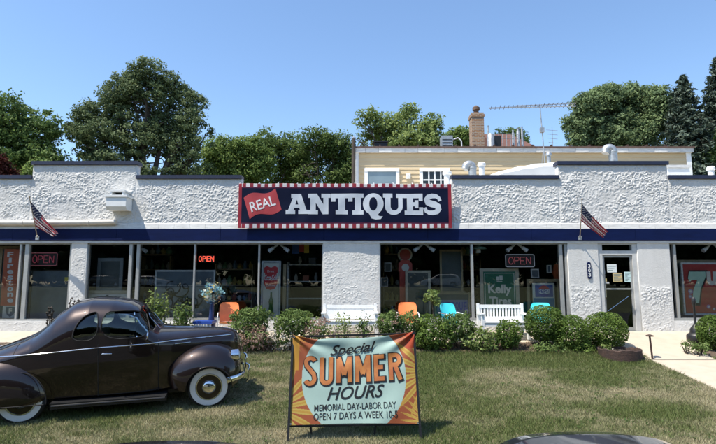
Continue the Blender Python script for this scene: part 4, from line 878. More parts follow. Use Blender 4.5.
# soda bottle sign
t = thing('soda_sign', 'tall white sign with red button reading Drink Coca-Cola above a green bottle', 'sign', base_of(262, 279.5, 315, 14.85))
rbox(MB(), 263, 263, 278.5, 315, 14.85, .03).build('panel', M['cream'], t)
frame_on(MB(), 261, 260.8, 280.5, 317, 14.84, .05, .06).build('frame', M['galv'], t)
b = MB(); a = at(264.3, 266, 14.845); c_ = at(277.3, 290, 14.845); xm = (a.x+c_.x)/2; hw = (c_.x-a.x)/2; zm = (a.z+c_.z)/2; hh = (a.z-c_.z)/2
pl = [(.62, 1), (1, .86), (1, .45), (.86, .40), (.86, .1), (1, .04), (1, -.5), (.86, -.62), (.62, -.9), (0, -1), (-.62, -.9), (-.86, -.62), (-1, -.5), (-1, .04), (-.86, .1), (-.86, .4), (-1, .45), (-1, .86), (-.62, 1), (0, .86)]
b.prism(pl, lambda x, z: (xm+x*hw, 14.843, zm+z*hh), lambda x, z: (xm+x*hw, 14.849, zm+z*hh)); b.build('red_button', mat('soda_red', (.55, .02, .03), .35, var=.1), t)
txt('word', 'Drink', 267.5, 270, 274.3, 272.4, 14.840, M['whiteprint'], t, .0); txt('word', 'Coca-Cola', 264.6, 274.6, 277.2, 280.5, 14.840, M['whiteprint'], t, .02, .3); txt('word', 'Delicious', 266.6, 284.2, 275.6, 286.4, 14.840, M['whiteprint'], t, .0)
p = at(270.8, 312.8, 14.83); zt = at(270.8, 292, 14.83).z; h = zt-p.z; b = MB(); b.lathe([(.055, 0), (.062, .04*h), (.062, .22*h), (.050, .34*h), (.064, .52*h), (.055, .62*h), (.024, .78*h), (.022, .96*h), (.026, h)], (p.x, 14.83, p.z), 16); b.build('bottle', mat('green_bottle', (.015, .10, .03), .15, var=.2), t, smooth=50)
rbox(MB(), 282.8, 264, 285.8, 318, 14.95, .05).build('post', M['wood'], thing('wood_post', 'slim wooden upright right of the soda bottle sign', 'post', base_of(282.8, 285.8, 318, 14.95)))
# colourful hanging flag and shelves in the right part of that window
t = thing('bright_pennant', 'red yellow and blue cloth hanging high in the window beside the middle pier', 'cloth', base_of(293, 309, 254, 15.1))
for a0, a1, mm in ((292, 299, 'blue'), (299.2, 304, 'red'), (304.2, 309, 'yellow')): 
    b = MB(); rbox(b, a0, 244.5, a1, 252+abs(a0-300)*.2, 15.1, .02); b.build('stripe', mat('cloth_'+mm, {'blue': (.03, .08, .25), 'red': (.45, .05, .04), 'yellow': (.6, .4, .05)}[mm], .8, var=.1), t)
t = thing('shelf_unit', 'dim shelf unit of small stock behind the glass left of the middle pier', 'shelves', (at(307, 318, 16.2).x, 16.2, ZB-.02))
for py in (264, 281, 298): rbox(MB(), 288, py, 326, py+1.2, 16.2, .4).build('shelf', M['galv'], t)
for px in (288, 325): p = at(px, 262, 16.2); b = MB(); b.box(p.x-.03, p.x+.03, 16.2, 16.6, ZB-.019, p.z); b.build('upright', M['galv'], t)
def stock(label, px0, px1, py0, py1, Y, colr, shape='vase'):
    p = at((px0+px1)/2, py1, Y); q = at(px1, py0, Y); r = q.x-p.x; h = q.z-p.z; t = thing('vase' if shape == 'vase' else 'box', label, 'vase' if shape == 'vase' else 'box', p, 'stock inside the shop'); mm = mat('stock_glaze', colr, .3, var=.2)
    if shape == 'vase':
        b = MB(); b.lathe([(r*.6, 0), (r, .35*h), (r*.8, .65*h), (r*.4, .85*h)], p, 12); b.build('body', mm, t, smooth=50); b = MB(); b.lathe([(r*.4, .851*h), (r*.55, h), (r*.4, h*.99)], p, 12); b.build('neck', mm, t, smooth=50)
    else:
        b = MB(); b.box(p.x-r, p.x+r, Y-.1, Y+.15, p.z, p.z+h*.8); b.build('body', mm, t); b = MB(); b.box(p.x-r*1.05, p.x+r*1.05, Y-.11, Y+.16, p.z+h*.801, p.z+h); b.build('lid', mm, t)
stock('white vase on the top shelf left of the middle pier', 298, 302, 256.5, 263.9, 16.35, (.5, .5, .48)); stock('blue box on the top shelf left of the middle pier', 309, 316, 258, 263.9, 16.35, (.08, .12, .25), 'box')
stock('pale jar on the middle shelf left of the middle pier', 294, 298, 274, 280.9, 16.35, (.42, .40, .33)); stock('red box on the middle shelf left of the middle pier', 303, 309, 275.5, 280.9, 16.35, (.3, .06, .04), 'box'); stock('grey vase at the right end of the middle shelf', 314, 318, 272.5, 280.9, 16.35, (.3, .32, .34))
def back_shelf(label, px0, px1, py0, Y, goods, short):
    p = at(px0, py0, Y); q = at(px1, py0, Y); t = thing('shelf_unit', label, 'shelves', ((p.x+q.x)/2, Y, ZB-.02))
    hs = [ZB+.25+.5*i for i in range(int((p.z-ZB)/.5)+1)]
    for z in hs: b = MB(); b.box(p.x, q.x, Y, Y+.35, z, z+.03); b.build('shelf', M['wood'], t)
    for x in (p.x-.03, q.x): b = MB(); b.box(x, x+.03, Y, Y+.35, ZB-.019, p.z); b.build('upright', M['wood'], t)
    words = ('lowest', 'second', 'third', 'fourth', 'fifth'); nth = ('first', 'second', 'third', 'fourth', 'fifth', 'sixth', 'seventh')
    for i, z in enumerate(hs):
        for k in range(goods):
            x = p.x+(q.x-p.x)*(k+.5)/goods; r = random.uniform(.05, .11); h = random.uniform(.14, .34); cn, cl = random.choice((('cream', (.45, .42, .36)), ('red', (.35, .08, .05)), ('blue', (.07, .15, .28)), ('yellow', (.4, .3, .08)), ('green', (.1, .22, .12)), ('white', (.5, .5, .5))))
            v = thing('vase', f'{cn} vase on the {words[min(i, 4)]} shelf behind the {short}, {nth[k]} from left', 'vase', (x, Y+.15, z+.03), 'stock on '+label); b = MB(); b.lathe([(r*.6, 0), (r, h*.4), (r*.75, h*.7), (r*.35, h*.85), (r*.45, h)], (x, Y+.15, z+.031), 10); b.build('body', mat('stock_glaze', cl, .3, var=.2), v, smooth=50)
back_shelf('dim wooden shelves deep behind the gas pump', 384, 400, 262, 16.8, 3, 'gas pump')
back_shelf('dim wooden shelves deep behind the tall framed picture', 462, 480, 260, 17.2, 4, 'tall framed picture')
back_shelf('dim wooden shelves deep behind the small red OPEN sign', 216, 252, 264, 16.6, 7, 'small OPEN sign')
back_shelf('dim wooden shelves deep behind the double window posts', 142, 170, 256, 17.0, 5, 'double window posts')
# gas pump
PY = 15.3; c0 = at(407, 305, PY); t = thing('gas_pump', 'old red gas pump with a round white globe in the middle window', 'gas pump', (c0.x, PY, ZB-.02))
p = at(398.5, 263, PY); q = at(412.5, 305, PY); b = MB()
b.box(p.x+.03, q.x-.03, PY, PY+.4, ZB+.1, p.z-.25); b.box(p.x, q.x, PY-.03, PY+.43, ZB-.019, ZB+.099); b.box(p.x, q.x, PY-.03, PY+.43, p.z-.249, p.z-.02); b.prism([(p.x, p.z-.019), (q.x, p.z-.019), (q.x-.09, p.z+.09), (p.x+.09, p.z+.09)], lambda a, z: (a, PY-.02, z), lambda a, z: (a, PY+.42, z)); b.build('cabinet', M['red_enamel'], t)
gl = at(405.5, 254.5, PY); b = MB(); b.lathe([(.17, -.09), (.215, -.06), (.215, .06), (.17, .09)], (gl.x, PY+.2, gl.z), 24, 'y'); b.build('globe', M['cream'], t, smooth=50)
b = MB(); b.lathe([(.165, -.003), (.165, 0)], (gl.x, PY+.105, gl.z), 24, 'y'); b.build('globe_disc', M['red_enamel'], t); b = MB(); b.lathe([(.10, 0), (.07, .06)], (gl.x, PY+.2, p.z+.091), 14); b.build('globe_collar', M['galv'], t)
b = MB(); b.lathe([(.11, -.004), (.11, 0)], ((p.x+q.x)/2, PY-.031, p.z-.135), 20, 'y'); b.build('dial', M['cream'], t)
b = MB(); b.tube([(q.x-.02, PY+.1, p.z-.4), (q.x+.08, PY+.08, p.z-.5), (q.x+.09, PY+.08, p.z-1.2), (q.x-.01, PY+.1, p.z-1.35)], .018, 8); b.build('hose', M['black'], t, smooth=50)
framed('framed_mirror', 'gold framed mirror leaning in front of the red gas pump', 'mirror', 405.5, 270.5, 431, 322, 14.95, M['creamframe'], M['slate2'], .075)
framed('tall_frame', 'tall thin wooden framed picture at the middle window post', 'picture', 440, 249.5, 463, 293, 15.3, M['wood'], M['slate2'], .055)
for px, pz_, lab in ((388, 267, 'small dark framed picture at left of the red gas pump'), (384.5, 282, 'second small dark framed picture low left of the gas pump')):
    framed('small_picture', lab, 'picture', px-3.4, pz_-4.5, px+3.4, pz_+4.5, 15.6, M['galv'], M['slate2'], .02)
# low lettered sign in frame
t = framed('lettered_sign', 'low framed sign with violet blue lettering behind the turquoise chair at middle window', 'sign', 434.5, 292.5, 470.5, 322, 14.88, M['wood'], M['slate2'], .055)
rbox(MB(), 437.3, 300, 467.8, 312.5, 14.87, .03).build('panel', mat('pale_violet_panel', (.20, .20, .30), .5, var=.15, scale=5), t)
b = MB()
for i in range(7):
    x = 439.2+4.05*i; txt('letter', 'ANTIQUE'[i], x, 302, x+3.3, 310.2, 14.866, mat('violet_blue', (.04, .05, .32), .5, var=.1) if i == 0 else bpy.data.materials['violet_blue'], t, .03)
# green lamp shade at the middle post
p = at(478, 242.5, 14.85); t = thing('hanging_lamp', 'small pale green lamp shade hanging at the middle window post', 'lamp', p); b = MB(); b.lathe([(.24, -.13), (.21, -.08), (.07, -.03), (.05, .02)], p+Vector((0, 0, -.06)), 16); b.build('shade', mat('pale_green_glass', (.25, .40, .32), .4, var=.1), t, smooth=50); b = MB(); b.lathe([(.07, -.30), (.07, -.16)], p, 10); b.build('bulb_holder', M['cream'], t)
# Kelly tyres sign
t = thing('tyre_sign', 'green sign reading Kelly Tires in a cream frame above the slatted bench', 'sign', base_of(480.5, 519, 320, 14.88))
frame_on(MB(), 480.5, 268.5, 519.5, 325, 14.9, .10, .05).build('frame', M['creamframe'], t); rbox(MB(), 484, 271.5, 516, 322, 14.885, .03).build('panel', M['green_enamel'], t)
frame_on(MB(), 485, 272.8, 515, 321, 14.878, .018, .006).build('border_line', M['cream'], t)
txt('word', 'Kelly', 488.2, 284.5, 511.6, 295.8, 14.876, M['cream'], t, .035); txt('word', 'Tires', 489.5, 296.6, 511.4, 305.4, 14.876, M['cream'], t, .03)
b = MB(); rbox(b, 496.4, 276.6, 499.0, 280.6, 14.876, .004); rbox(b, 499.4, 275.8, 502.6, 280.0, 14.876, .004); rbox(b, 496.8, 281.0, 502.2, 281.8, 14.876, .004); b.build('emblem', M['cream'], t)
# cola sign
t = thing('cola_sign', 'white Pepsi sign with a round emblem in a cream frame by the right post', 'sign', base_of(528, 560, 322, 14.9))
frame_on(MB(), 527.5, 279, 560.5, 325, 14.95, .08, .04).build('frame', M['wood'], t)
rbox(MB(), 533, 283, 555, 322, 14.9, .03).build('panel', M['cream'], t); rbox(MB(), 535.2, 285.2, 553, 297, 14.893, .006).build('blue_field', mat('cola_blue', (.03, .08, .30), .4, var=.1), t); rbox(MB(), 534, 298, 554.5, 316, 14.893, .006).build('teal_field', mat('cola_teal', (.02, .17, .30), .4, var=.1), t)
c_ = at(544, 291.3, 14.889); R_ = .165
b = MB(); b.lathe([(R_, -.001), (R_, .002)], (c_.x, 14.889, c_.z), 28, 'y'); b.build('emblem_disc', M['whiteprint'], t)
b = MB(); up_ = [(R_*math.cos(a), R_*math.sin(a)) for a in [rad(k) for k in range(18, 163, 9)]]+[(-R_*.5, R_*.38), (0, R_*.28), (R_*.5, R_*.38)]; b.prism(up_, lambda x, z: (c_.x+x, 14.886, c_.z+z), lambda x, z: (c_.x+x, 14.8875, c_.z+z)); b.build('emblem_red', mat('cola_red', (.45, .03, .04), .4, var=.1), t)
b = MB(); lo_ = [(R_*math.cos(a), R_*math.sin(a)) for a in [rad(k) for k in range(198, 343, 9)]]+[(R_*.5, -R_*.42), (0, -R_*.32), (-R_*.5, -R_*.42)]; b.prism(lo_, lambda x, z: (c_.x+x, 14.886, c_.z+z), lambda x, z: (c_.x+x, 14.8875, c_.z+z)); b.build('emblem_blue', mat('emblem_navy', (.02, .04, .28), .4, var=.1), t)
txt('word', 'PEPSI', 538.6, 289.6, 549.2, 292.9, 14.884, bpy.data.materials['emblem_navy'], t, .02)
b = MB(); ar = [(536, 306), (547, 306), (547, 302.5), (553, 308.5), (547, 314.5), (547, 311), (536, 311)]; 
b.prism(ar, lambda x, y: tuple(at(x, y, 14.884)), lambda x, y: tuple(at(x, y, 14.8915)) ); b.build('arrow', M['mint'], t)
# things around it
t = thing('orange_jacket', 'orange cloth hanging in the window corner above the cola sign', 'cloth', base_of(554.5, 561, 281, 15.1)); c_ = at(558, 274, 15.1); b = MB(); pl = [(-.10, .24), (-.04, .30), (.06, .28), (.12, .2), (.12, -.2), (.05, -.22), (-.09, -.2), (-.14, .02)]; b.prism(pl, lambda x, z: (c_.x+x, 15.08, c_.z+z), lambda x, z: (c_.x+x, 15.16, c_.z+z)); b.build('drape', mat('orange_cloth', (.5, .09, .02), .8, var=.2), t)
framed('small_clock', 'small grey framed print between the OPEN sign and the cola sign', 'picture', 531, 269, 539, 278, 15.2, M['galv'], M['slate'], .03)
framed('small_print', 'small white card with dark figure right of the grey framed print', 'picture', 547, 265, 551.5, 273, 15.2, M['cream'], M['slate'], .03)
# 7up sign
t = thing('big_red_sign', 'big red sign reading 7up with purple bubbles in the right window', 'sign', base_of(684, 760, 318, 14.85))
rbox(MB(), 684.6, 264.3, 757, 313, 14.85, .04).build('panel', mat('dark_red_enamel', (.34, .022, .02), .4, c2=(.42, .03, .026), scale=3), t); frame_on(MB(), 682.6, 262.4, 759, 315.2, 14.84, .05, .07).build('rim', M['offwhite'], t)
sev = [(0, 78), (6, 100), (96, 100), (98, 84), (70, 45), (62, 0), (22, 0), (30, 42), (52, 74), (16, 72), (12, 66)]
def sevp(px0, py0, px1, py1, Y, sc=1.): return lambda x, z: tuple(at(px0+(px1-px0)*(50+(x-50)*sc)/100, py1+(py0-py1)*(50+(z-50)*sc)/100, Y))
b = MB(); b.prism(sev, sevp(688.6, 272, 707.2, 303.6, 14.842, 1.12), sevp(688.6, 272, 707.2, 303.6, 14.849, 1.12)); b.build('numeral_outline', M['black'], t)  # black outline printed behind the numeral
b = MB(); b.prism(sev, sevp(688, 271.6, 706, 303, 14.832), sevp(688, 271.6, 706, 303, 14.841)); b.build('numeral', M['mint'], t)
txt('word', 'up', 707, 271.5, 729, 291, 14.84, M['cream'], t, .05); b = MB()
for px, py, r in ((690.6, 291.4, .068), (690.2, 296.4, .05), (708.6, 306.6, .055), (714, 309, .04), (722, 300, .06)):
    c_ = at(px, py, 14.845); b.lathe([(r, -.002), (r, .002)], (c_.x, 14.845, c_.z), 18, 'y', 0); b.lathe([(r*.5, -.004), (r*.5, -.0025)], (c_.x, 14.845, c_.z), 14, 'y', 1)
b.build('bubbles', [mat('lilac_print', (.32, .20, .42), .5, var=.1), M['cream']], t)
framed('picture_frame_stand', 'wooden frame standing behind the left edge of the big red sign', 'frame', 675.5, 260, 764, 318, 15.0, M['wood'], M['slate2'], .09)

# ------------------------------------------------------------------ chairs, benches and things on the pavement
M['chair_orange'] = mat('orange_chair_enamel', (.88, .25, .07), .4, var=.08, scale=4); M['chair_teal'] = mat('turquoise_chair_enamel', (.07, .68, .76), .4, var=.08, scale=4); M['bench_white'] = mat('white_bench_paint', (.82, .82, .80), .45, var=.03, scale=6)
def lawn_chair(label, px, py_top, wpx, Y, m, fm, rz=0.):
    c_ = at(px, py_top, Y); z0 = g(Y)+.016; W_ = wpx*Y/FPX/1.0/2; H = c_.z-z0
    t = thing('metal_lawn_chair', label, 'chair', None, 'metal lawn chairs', Matrix.Translation((c_.x, Y, z0)) @ Matrix.Rotation(rz, 4, 'Z'))
    b = MB(); n = 10; m_ = 10; V = []; F = []                      # shell back: curved panel with rounded top
    for s in (0, .02):
        for j in range(m_+1):
            v = j/m_; hw = W_*(.93+.07*math.sin(v*math.pi))*(1 if v < .8 else math.sqrt(max(0, 1-((v-.8)/.2)**2))*.22+.78)
            for i in range(n+1):
                u = -1+2*i/n; V.append((u*hw, .02+.16*v+s-.05*u*u, .40+(H-.40)*v))
    k = (n+1)*(m_+1)
    for s in (0, 1):
        for j in range(m_):
            for i in range(n): F.append(tuple(q+s*k for q in (j*(n+1)+i, j*(n+1)+i+1, (j+1)*(n+1)+i+1, (j+1)*(n+1)+i)))
    for i in range(n): F.append((i, i+1, i+1+k, i+k)); a = m_*(n+1)+i; F.append((a, a+1, a+1+k, a+k))
    for j in range(m_): a = j*(n+1); F.append((a, a+n+1, a+n+1+k, a+k)); a += n; F.append((a, a+n+1, a+n+1+k, a+k))
    b.add(V, F); b.build('backrest', m, t, True, 40)
    b = MB(); V = []; F = []; 
    for s in (0, -.02):
        for j in range(7):
            v = j/6
            for i in range(n+1): u = -1+2*i/n; V.append((u*W_*.95, .02-.50*v, .385+s+.03*math.sin(v*math.pi*.9)*-1+.03*v+.02*u*u))
    k = 7*(n+1)
    for s in (0, 1):
        for j in range(6):
            for i in range(n): F.append(tuple(q+s*k for q in (j*(n+1)+i, j*(n+1)+i+1, (j+1)*(n+1)+i+1, (j+1)*(n+1)+i)))
    for j in range(6): a = j*(n+1); F.append((a, a+n+1, a+n+1+k, a+k)); a += n; F.append((a, a+n+1, a+n+1+k, a+k))
    for i in range(n): F.append((i, i+1, i+1+k, i+k)); a = 6*(n+1)+i; F.append((a, a+1, a+1+k, a+k))
    b.add(V, F); b.build('seat', m, t, True, 40)
    for s in (-1, 1):
        x = s*(W_+.03); b = MB(); b.tube([(x*.9, .16, .62), (x, .05, .63), (x, -.36, .60), (x, -.45, .55), (x, -.46, .3), (x, -.42, .05), (x, -.36, .015), (x, .2, .015), (x*.8, .27, .015)], .014, 8); b.tube([(x, -.2, .37), (x*.5, -.2, .35)], .012, 6); b.build('arm_frame', fm, t, True, 50)
    b = MB(); b.tube([(-W_*.8, .27, .015), (W_*.8, .27, .015)], .014, 8); b.tube([(-W_-.02, -.2, .355), (W_+.02, -.2, .355)], .012, 8); b.build('stretcher', fm, t, True, 50); return t
lawn_chair('orange metal lawn chair nearest the coupe hood', 229.5, 302.5, 19, 13.9, M['chair_orange'], M['bench_white'], rad(14))
lawn_chair('orange metal lawn chair in front of the gas pump window', 407.5, 302.5, 18.5, 13.9, M['chair_orange'], M['bench_white'], rad(-3))
lawn_chair('turquoise metal lawn chair left of the slatted bench', 449.5, 303.5, 17, 13.9, M['chair_teal'], M['bench_white'], rad(22))
lawn_chair('turquoise metal lawn chair between the slatted bench and the clipped boxwoods', 540, 303, 19, 13.95, M['chair_teal'], M['bench_white'], rad(-24))
def bench(label, px0, px1, py_top, Y, slats, solid, rail_drop=0.):
    a = at(px0, py_top, Y); b_ = at(px1, py_top, Y); z0 = g(Y-.3)+.016; W_ = b_.x-a.x; H = a.z-z0
    t = thing('garden_bench', label, 'bench', (a.x+W_/2, Y, z0), 'white garden benches'); hw = W_/2; m = M['bench_white']
    for s in (-1, 1):
        b = MB(); b.box(s*hw-.035, s*hw+.035, -.03, .04, 0, H); b.build('back_post', m, t, True)
        b = MB(); b.box(s*hw-.035, s*hw+.035, -.55, -.48, 0, .62); b.build('front_leg', m, t, True)
        b = MB(); b.box(s*hw-.05, s*hw+.05, -.58, -.032, .621, .66); b.build('armrest', m, t, True)
    zb0, zt0 = .47, H-.03
    b = MB(); b.box(-hw+.036, hw-.036, -.02, .025, zt0-.09, zt0); b.build('top_rail', m, t, True); b = MB(); b.box(-hw+.036, hw-.036, -.02, .025, zb0, zb0+.08); b.build('bottom_rail', m, t, True)
    for i in range(slats):
        x = -hw+.05+(W_-.1)*(i+.5)/slats; w_ = (W_-.1)/slats*(.97 if solid else .58); b = MB(); b.box(x-w_/2, x+w_/2, -.01, .012, zb0+.081, zt0-.091); b.build('slat', m, t, True)
    for i in range(5): y = -.55+.105*i; b = MB(); b.box(-hw+.036, hw-.036, y, y+.09, .42, .445); b.build('seat_board', m, t, True)
    b = MB(); b.box(-hw+.036, hw-.036, -.535, -.51, .33, .418); b.build('apron', m, t, True); return t
bench('plain white garden bench against the middle stucco pier', 324.5, 375.5, 303.8, 14.15, 13, True)
bench('white garden bench with open slatted back under the green tyre sign', 477.8, 521.5, 303.5, 14.05, 13, False)
# flower ball on blue stand
c_ = at(212.3, 292.5, 13.75); z0 = g(13.75)+.016; t = thing('flower_ball', 'round ball of pale blue and white flowers on a blue stand', 'ornament', (c_.x, 13.75, z0))
b = MB(); b.lathe([(.10, 0), (.10, .35), (.06, .62), (.05, c_.z-z0-.25)], (c_.x, 13.75, z0), 14); b.build('stand', mat('deep_blue_glaze', (.02, .035, .11), .3, var=.15), t, smooth=50)
n = 70; d = rng.normal(size=(n, 3)); d /= np.linalg.norm(d, axis=1)[:, None]; Q = np.array(c_)+d*.23*(.75+.3*rng.random((n, 1))); pal = np.array([(.25, .50, .58), (.62, .66, .60), (.10, .26, .45), (.55, .48, .22), (.35, .58, .55)]); PT = []
for i in range(n):
    q = Q[i]+rng.normal(size=(9, 3))*.030; PT.append(leaves(q, .07, pal[i % 5]*.9, pal[i % 5], np.tile(d[i], (9, 1)), .5, .8))
V, F, C = merge(PT); np_mesh('flower_heads', V, F, M['leaf'], t, C)
b = MB()
for i in range(24): b.tube([c_, tuple(Q[i])], .006, 4)
b.build('wires', M['ironwork'], t)
# blue topped small table
p = at(195.5, 320.5, 13.7); q = at(214.5, 324, 13.7); z0 = g(13.7)+.016; t = thing('small_table', 'small table with blue top and white slatted sides left of the orange chair', 'table', ((p.x+q.x)/2, 13.7, z0))
b = MB(); b.box(p.x, q.x, 13.45, 13.95, q.z+.02, p.z); b.build('top', mat('bright_blue_paint', (.03, .08, .36), .4, var=.1), t)
for i in range(7): x = p.x+.03+(q.x-p.x-.1)*i/6; b = MB(); b.box(x, x+.045, 13.47, 13.49, z0, q.z+.019); b.build('slat', M['bench_white'], t)
for x in (p.x+.03, q.x-.07): b = MB(); b.box(x, x+.04, 13.9, 13.94, z0, q.z+.019); b.build('leg', M['bench_white'], t)
# cigarette receptacle
c_ = at(696, 333.5, 13.45); z0 = g(13.45)+.016; t = thing('ash_receptacle', 'black cigarette receptacle with bulbous base and thin neck before the right window', 'receptacle', (c_.x, 13.45, z0)); ht = at(696, 297, 13.45).z-z0
b = MB(); b.lathe([(.20, 0), (.22, .03), (.22, .16), (.20, .20), (.14, .24), (.13, .33), (.10, .38), (.05, .44)], (c_.x, 13.45, z0), 20); b.build('base', M['black'], t, smooth=40)
b = MB(); b.lathe([(.045, .441), (.032, .5), (.026, ht-.22), (.034, ht-.2)], (c_.x, 13.45, z0), 12); b.build('neck', M['black'], t, smooth=50); b = MB(); b.lathe([(.034, ht-.199), (.05, ht-.15), (.05, ht-.05), (.02, ht)], (c_.x, 13.45, z0), 12); b.build('top_cap', M['black'], t, smooth=50)
# path marker post
c_ = at(652.6, 361, 12.25); z0 = g(12.25)+.016; ztop = at(651.5, 335, 12.25).z; t = thing('path_post', 'thin dark post with flat cap at the corner of the concrete walk', 'post', (c_.x, 12.25, z0))
b = MB(); b.tube([(c_.x, 12.25, z0-.02), (c_.x-.03, 12.25, ztop-.03)], .022, 8); b.build('shaft', M['rust'], t); b = MB(); b.lathe([(.085, 0), (.08, .025), (.02, .045)], (c_.x-.03, 12.25, ztop-.03), 14); b.build('cap', M['rust'], t)

# ------------------------------------------------------------------ summer hours banner on its frame
SYb = 7.62
def sp(px, py, Y): return at(px, py, Y)
t = thing('summer_sign', 'pale mint banner reading Special Summer Hours with sunflowers on a black frame', 'banner sign', (0, SYb, g(SYb)))
LB, RB = sp(287.8, 443, SYb), sp(421, 440, SYb+.06); LT, RT = sp(293.2, 335, SYb+.30), sp(413.6, 331.5, SYb+.36)
LB.z = g(LB.y)-.03; RB.z = g(RB.y)-.03
for a, c_ in ((LB, LT), (RB, RT)): b = MB(); b.bar(a, c_, .032, .032); b.build('front_leg', M['black'], t)
for px, py, top in ((311.5, 437.5, LT), (373.8, 436.5, RT)):
    q = at(px, py, 7.85); q = Vector((q.x, 7.85, g(7.85)-.03)); b = MB(); b.bar(q, Vector((top.x+(q.x-top.x)*.6, top.y+.045, top.z-.06)), .028, .028); b.build('back_leg', M['black'], t)
b = MB(); b.bar(LT+Vector((0, .03, -.03)), RT+Vector((0, .03, -.03)), .025, .025); b.build('top_bar', M['black'], t)
b = MB(); b.bar(LB.lerp(LT, .155)+Vector((0, .03, 0)), RB.lerp(RT, .155)+Vector((0, .03, 0)), .022, .022); b.build('bottom_bar', M['black'], t)
cTL, cTR, cBR, cBL = [Vector(q) for q in (LT, RT, RB.lerp(RT, .16), LB.lerp(LT, .165))]
nrm = (cTR-cTL).cross(cBL-cTL).normalized(); nrm = nrm if nrm.y < 0 else -nrm
def spt(u, v, off=0.):
    u = np.asarray(u, float); v = np.asarray(v, float)
    A = [np.array(q) for q in (cBL, cBR, cTR, cTL)]
    P = (A[0]*((1-u)*(1-v))[..., None]+A[1]*(u*(1-v))[..., None]+A[2]*(u*v)[..., None]+A[3]*((1-u)*v)[..., None])
    v0_ = v; v = np.clip(v, 0, 1); sag = .075*np.sin(math.pi*np.clip(u, 0, 1))**.8*v**2.2-.03*np.exp(-((u-.18)/.1)**2)*-1*v**4
    P[..., 2] -= sag; P[..., 2] -= .03*np.sin(math.pi*u)*(1-v)**3*-.6
    # creases radiating from the two hung corners plus soft billow
    w1 = .024*np.sin((np.arctan2(1-v+.02, u+.02))*11)*np.exp(-2.2*np.hypot(u, 1-v)); w2 = .026*np.sin(np.arctan2(1-v+.02, 1-u+.02)*10+1)*np.exp(-2.0*np.hypot(1-u, 1-v))
    w3 = .03*np.sin(math.pi*u)*np.sin(math.pi*v)+.03*(vn(u*4+v*2, v*3-u, 3)-.5)+.016*np.sin((u-v*.8)*16)*np.exp(-((u-.75+v*.3)/.25)**2)
    return P+np.array(nrm)*(off+w1+w2-w3*.6)[..., None]
nu, nw = 330, 220; gu, gv = np.meshgrid(np.linspace(0, 1, nu+1), np.linspace(0, 1, nw+1)); P = spt(gu, gv).reshape(-1, 3)
i = np.arange((nu+1)*(nw+1)).reshape(nw+1, nu+1); F = np.stack([i[:-1, :-1], i[:-1, 1:], i[1:, 1:], i[1:, :-1]], -1).reshape(-1, 4)
C = np.zeros(gu.shape+(3,)); x = gu*1.85; y = gv*1.22
C[:] = (.34, .10, .045)                                           # burnt orange ground
def petals(cx, cy, n, r0, r1, col1, col2, ph=0.):
    global C
    dx, dy = x-cx, y-cy; r = np.hypot(dx, dy); a = np.arctan2(dy, dx)+ph; s = np.abs(((a*n/(2*math.pi)) % 1)-.5)*2
    m = (r > r0) & (r < r1) & (s < (1-((r-r0)/(r1-r0))**1.6)*.85); C[m] = col1; m2 = m & (s < .22); C[m2] = col2
    m3 = (r <= r0*1.05); C[m3] = (.14, .03, .012)
YL = (.52, .37, .085); YD = (.46, .27, .06)
petals(2.02, .66, 20, .10, .66, YL, YD); petals(-.16, .22, 19, .12, .62, (.50, .36, .09), YD, .3); petals(-.10, 1.22, 24, .06, .34, (.46, .26, .06), (.38, .16, .05), .1); petals(1.98, .02, 26, .10, .42, YL, YD, .2)
C[(gu > .93) & (gv > .82)] = (.36, .06, .025); C[(gu < .055) & (gv > .6)] = (.52, .27, .05)
e = ((gu-.50)/.415)**2+((gv-.53)/.66)**2; C[e < 1] = (.40, .54, .48)
tex = (vn(x*60, y*60, 2)-.5)*.03; C = np.clip(C*(1+tex[..., None]), 0, 1)
o = np_mesh('banner_sheet', P, F, M['print'], t, C.reshape(-1, 3), True); so_ = o.modifiers.new('thickness', 'SOLIDIFY'); so_.thickness = .003; so_.offset = -1
sign_t = t
for u_, v_ in ((.012, .985), (.988, .985), (.012, .015), (.988, .015)):
    q_ = Vector(spt(np.array(u_), np.array(v_), .006)); b = MB(); b.tube([q_+Vector((.011*math.cos(a_), 0, .011*math.sin(a_))) for a_ in np.linspace(0, 5.6, 9)], .004, 5, closed=True); b.build('grommet', M['galv'], t)
Usp = lambda px, py: (px-(291.5-2.0*(py-335)/92*1.0+1.5))/1.0
def on_sign(name, v, f, px0, py0, px1, py1, m, off, rise=0., jig=0.):
    """px/py give the lettering's box; mapped to the sheet's own u,v"""
    u0, u1 = (px0-292)/(415.8-292), (px1-292)/(415.8-292); v0, v1 = 1-(py1-334)/(425.5-334), 1-(py0-334)/(425.5-334)
    v = norm01(v); v, f = subdiv(np.c_[v[:, 0]*(u1-u0)*1.85, v[:, 1]*(v1-v0)*1.22, v[:, 2]*0], f, .035)
    uu = u0+v[:, 0]/1.85; vv = v0+v[:, 1]/1.22+rise*(uu-u0)/(u1-u0); P = spt(uu, vv, off); b = MB(); b.add(P, f); return b.build(name, m, sign_t)
M['ink'] = mat('black_print', (.012, .012, .012), .5, var=.3, scale=9); M['orange_fill'] = mat('orange_brown_print', (.50, .20, .05), .5, c2=(.36, .10, .03), scale=5)
v, f = text2d('Special', .016, .38); on_sign('word', v, f, 330, 342.5, 376.5, 357.5, M['ink'], .012, .05)
def arc(cx, cy, r, a0, a1, n=8, ry=None): return [(cx+r*math.cos(rad(a0+(a1-a0)*k/n)), cy+(ry or r)*math.sin(rad(a0+(a1-a0)*k/n))) for k in range(n+1)]
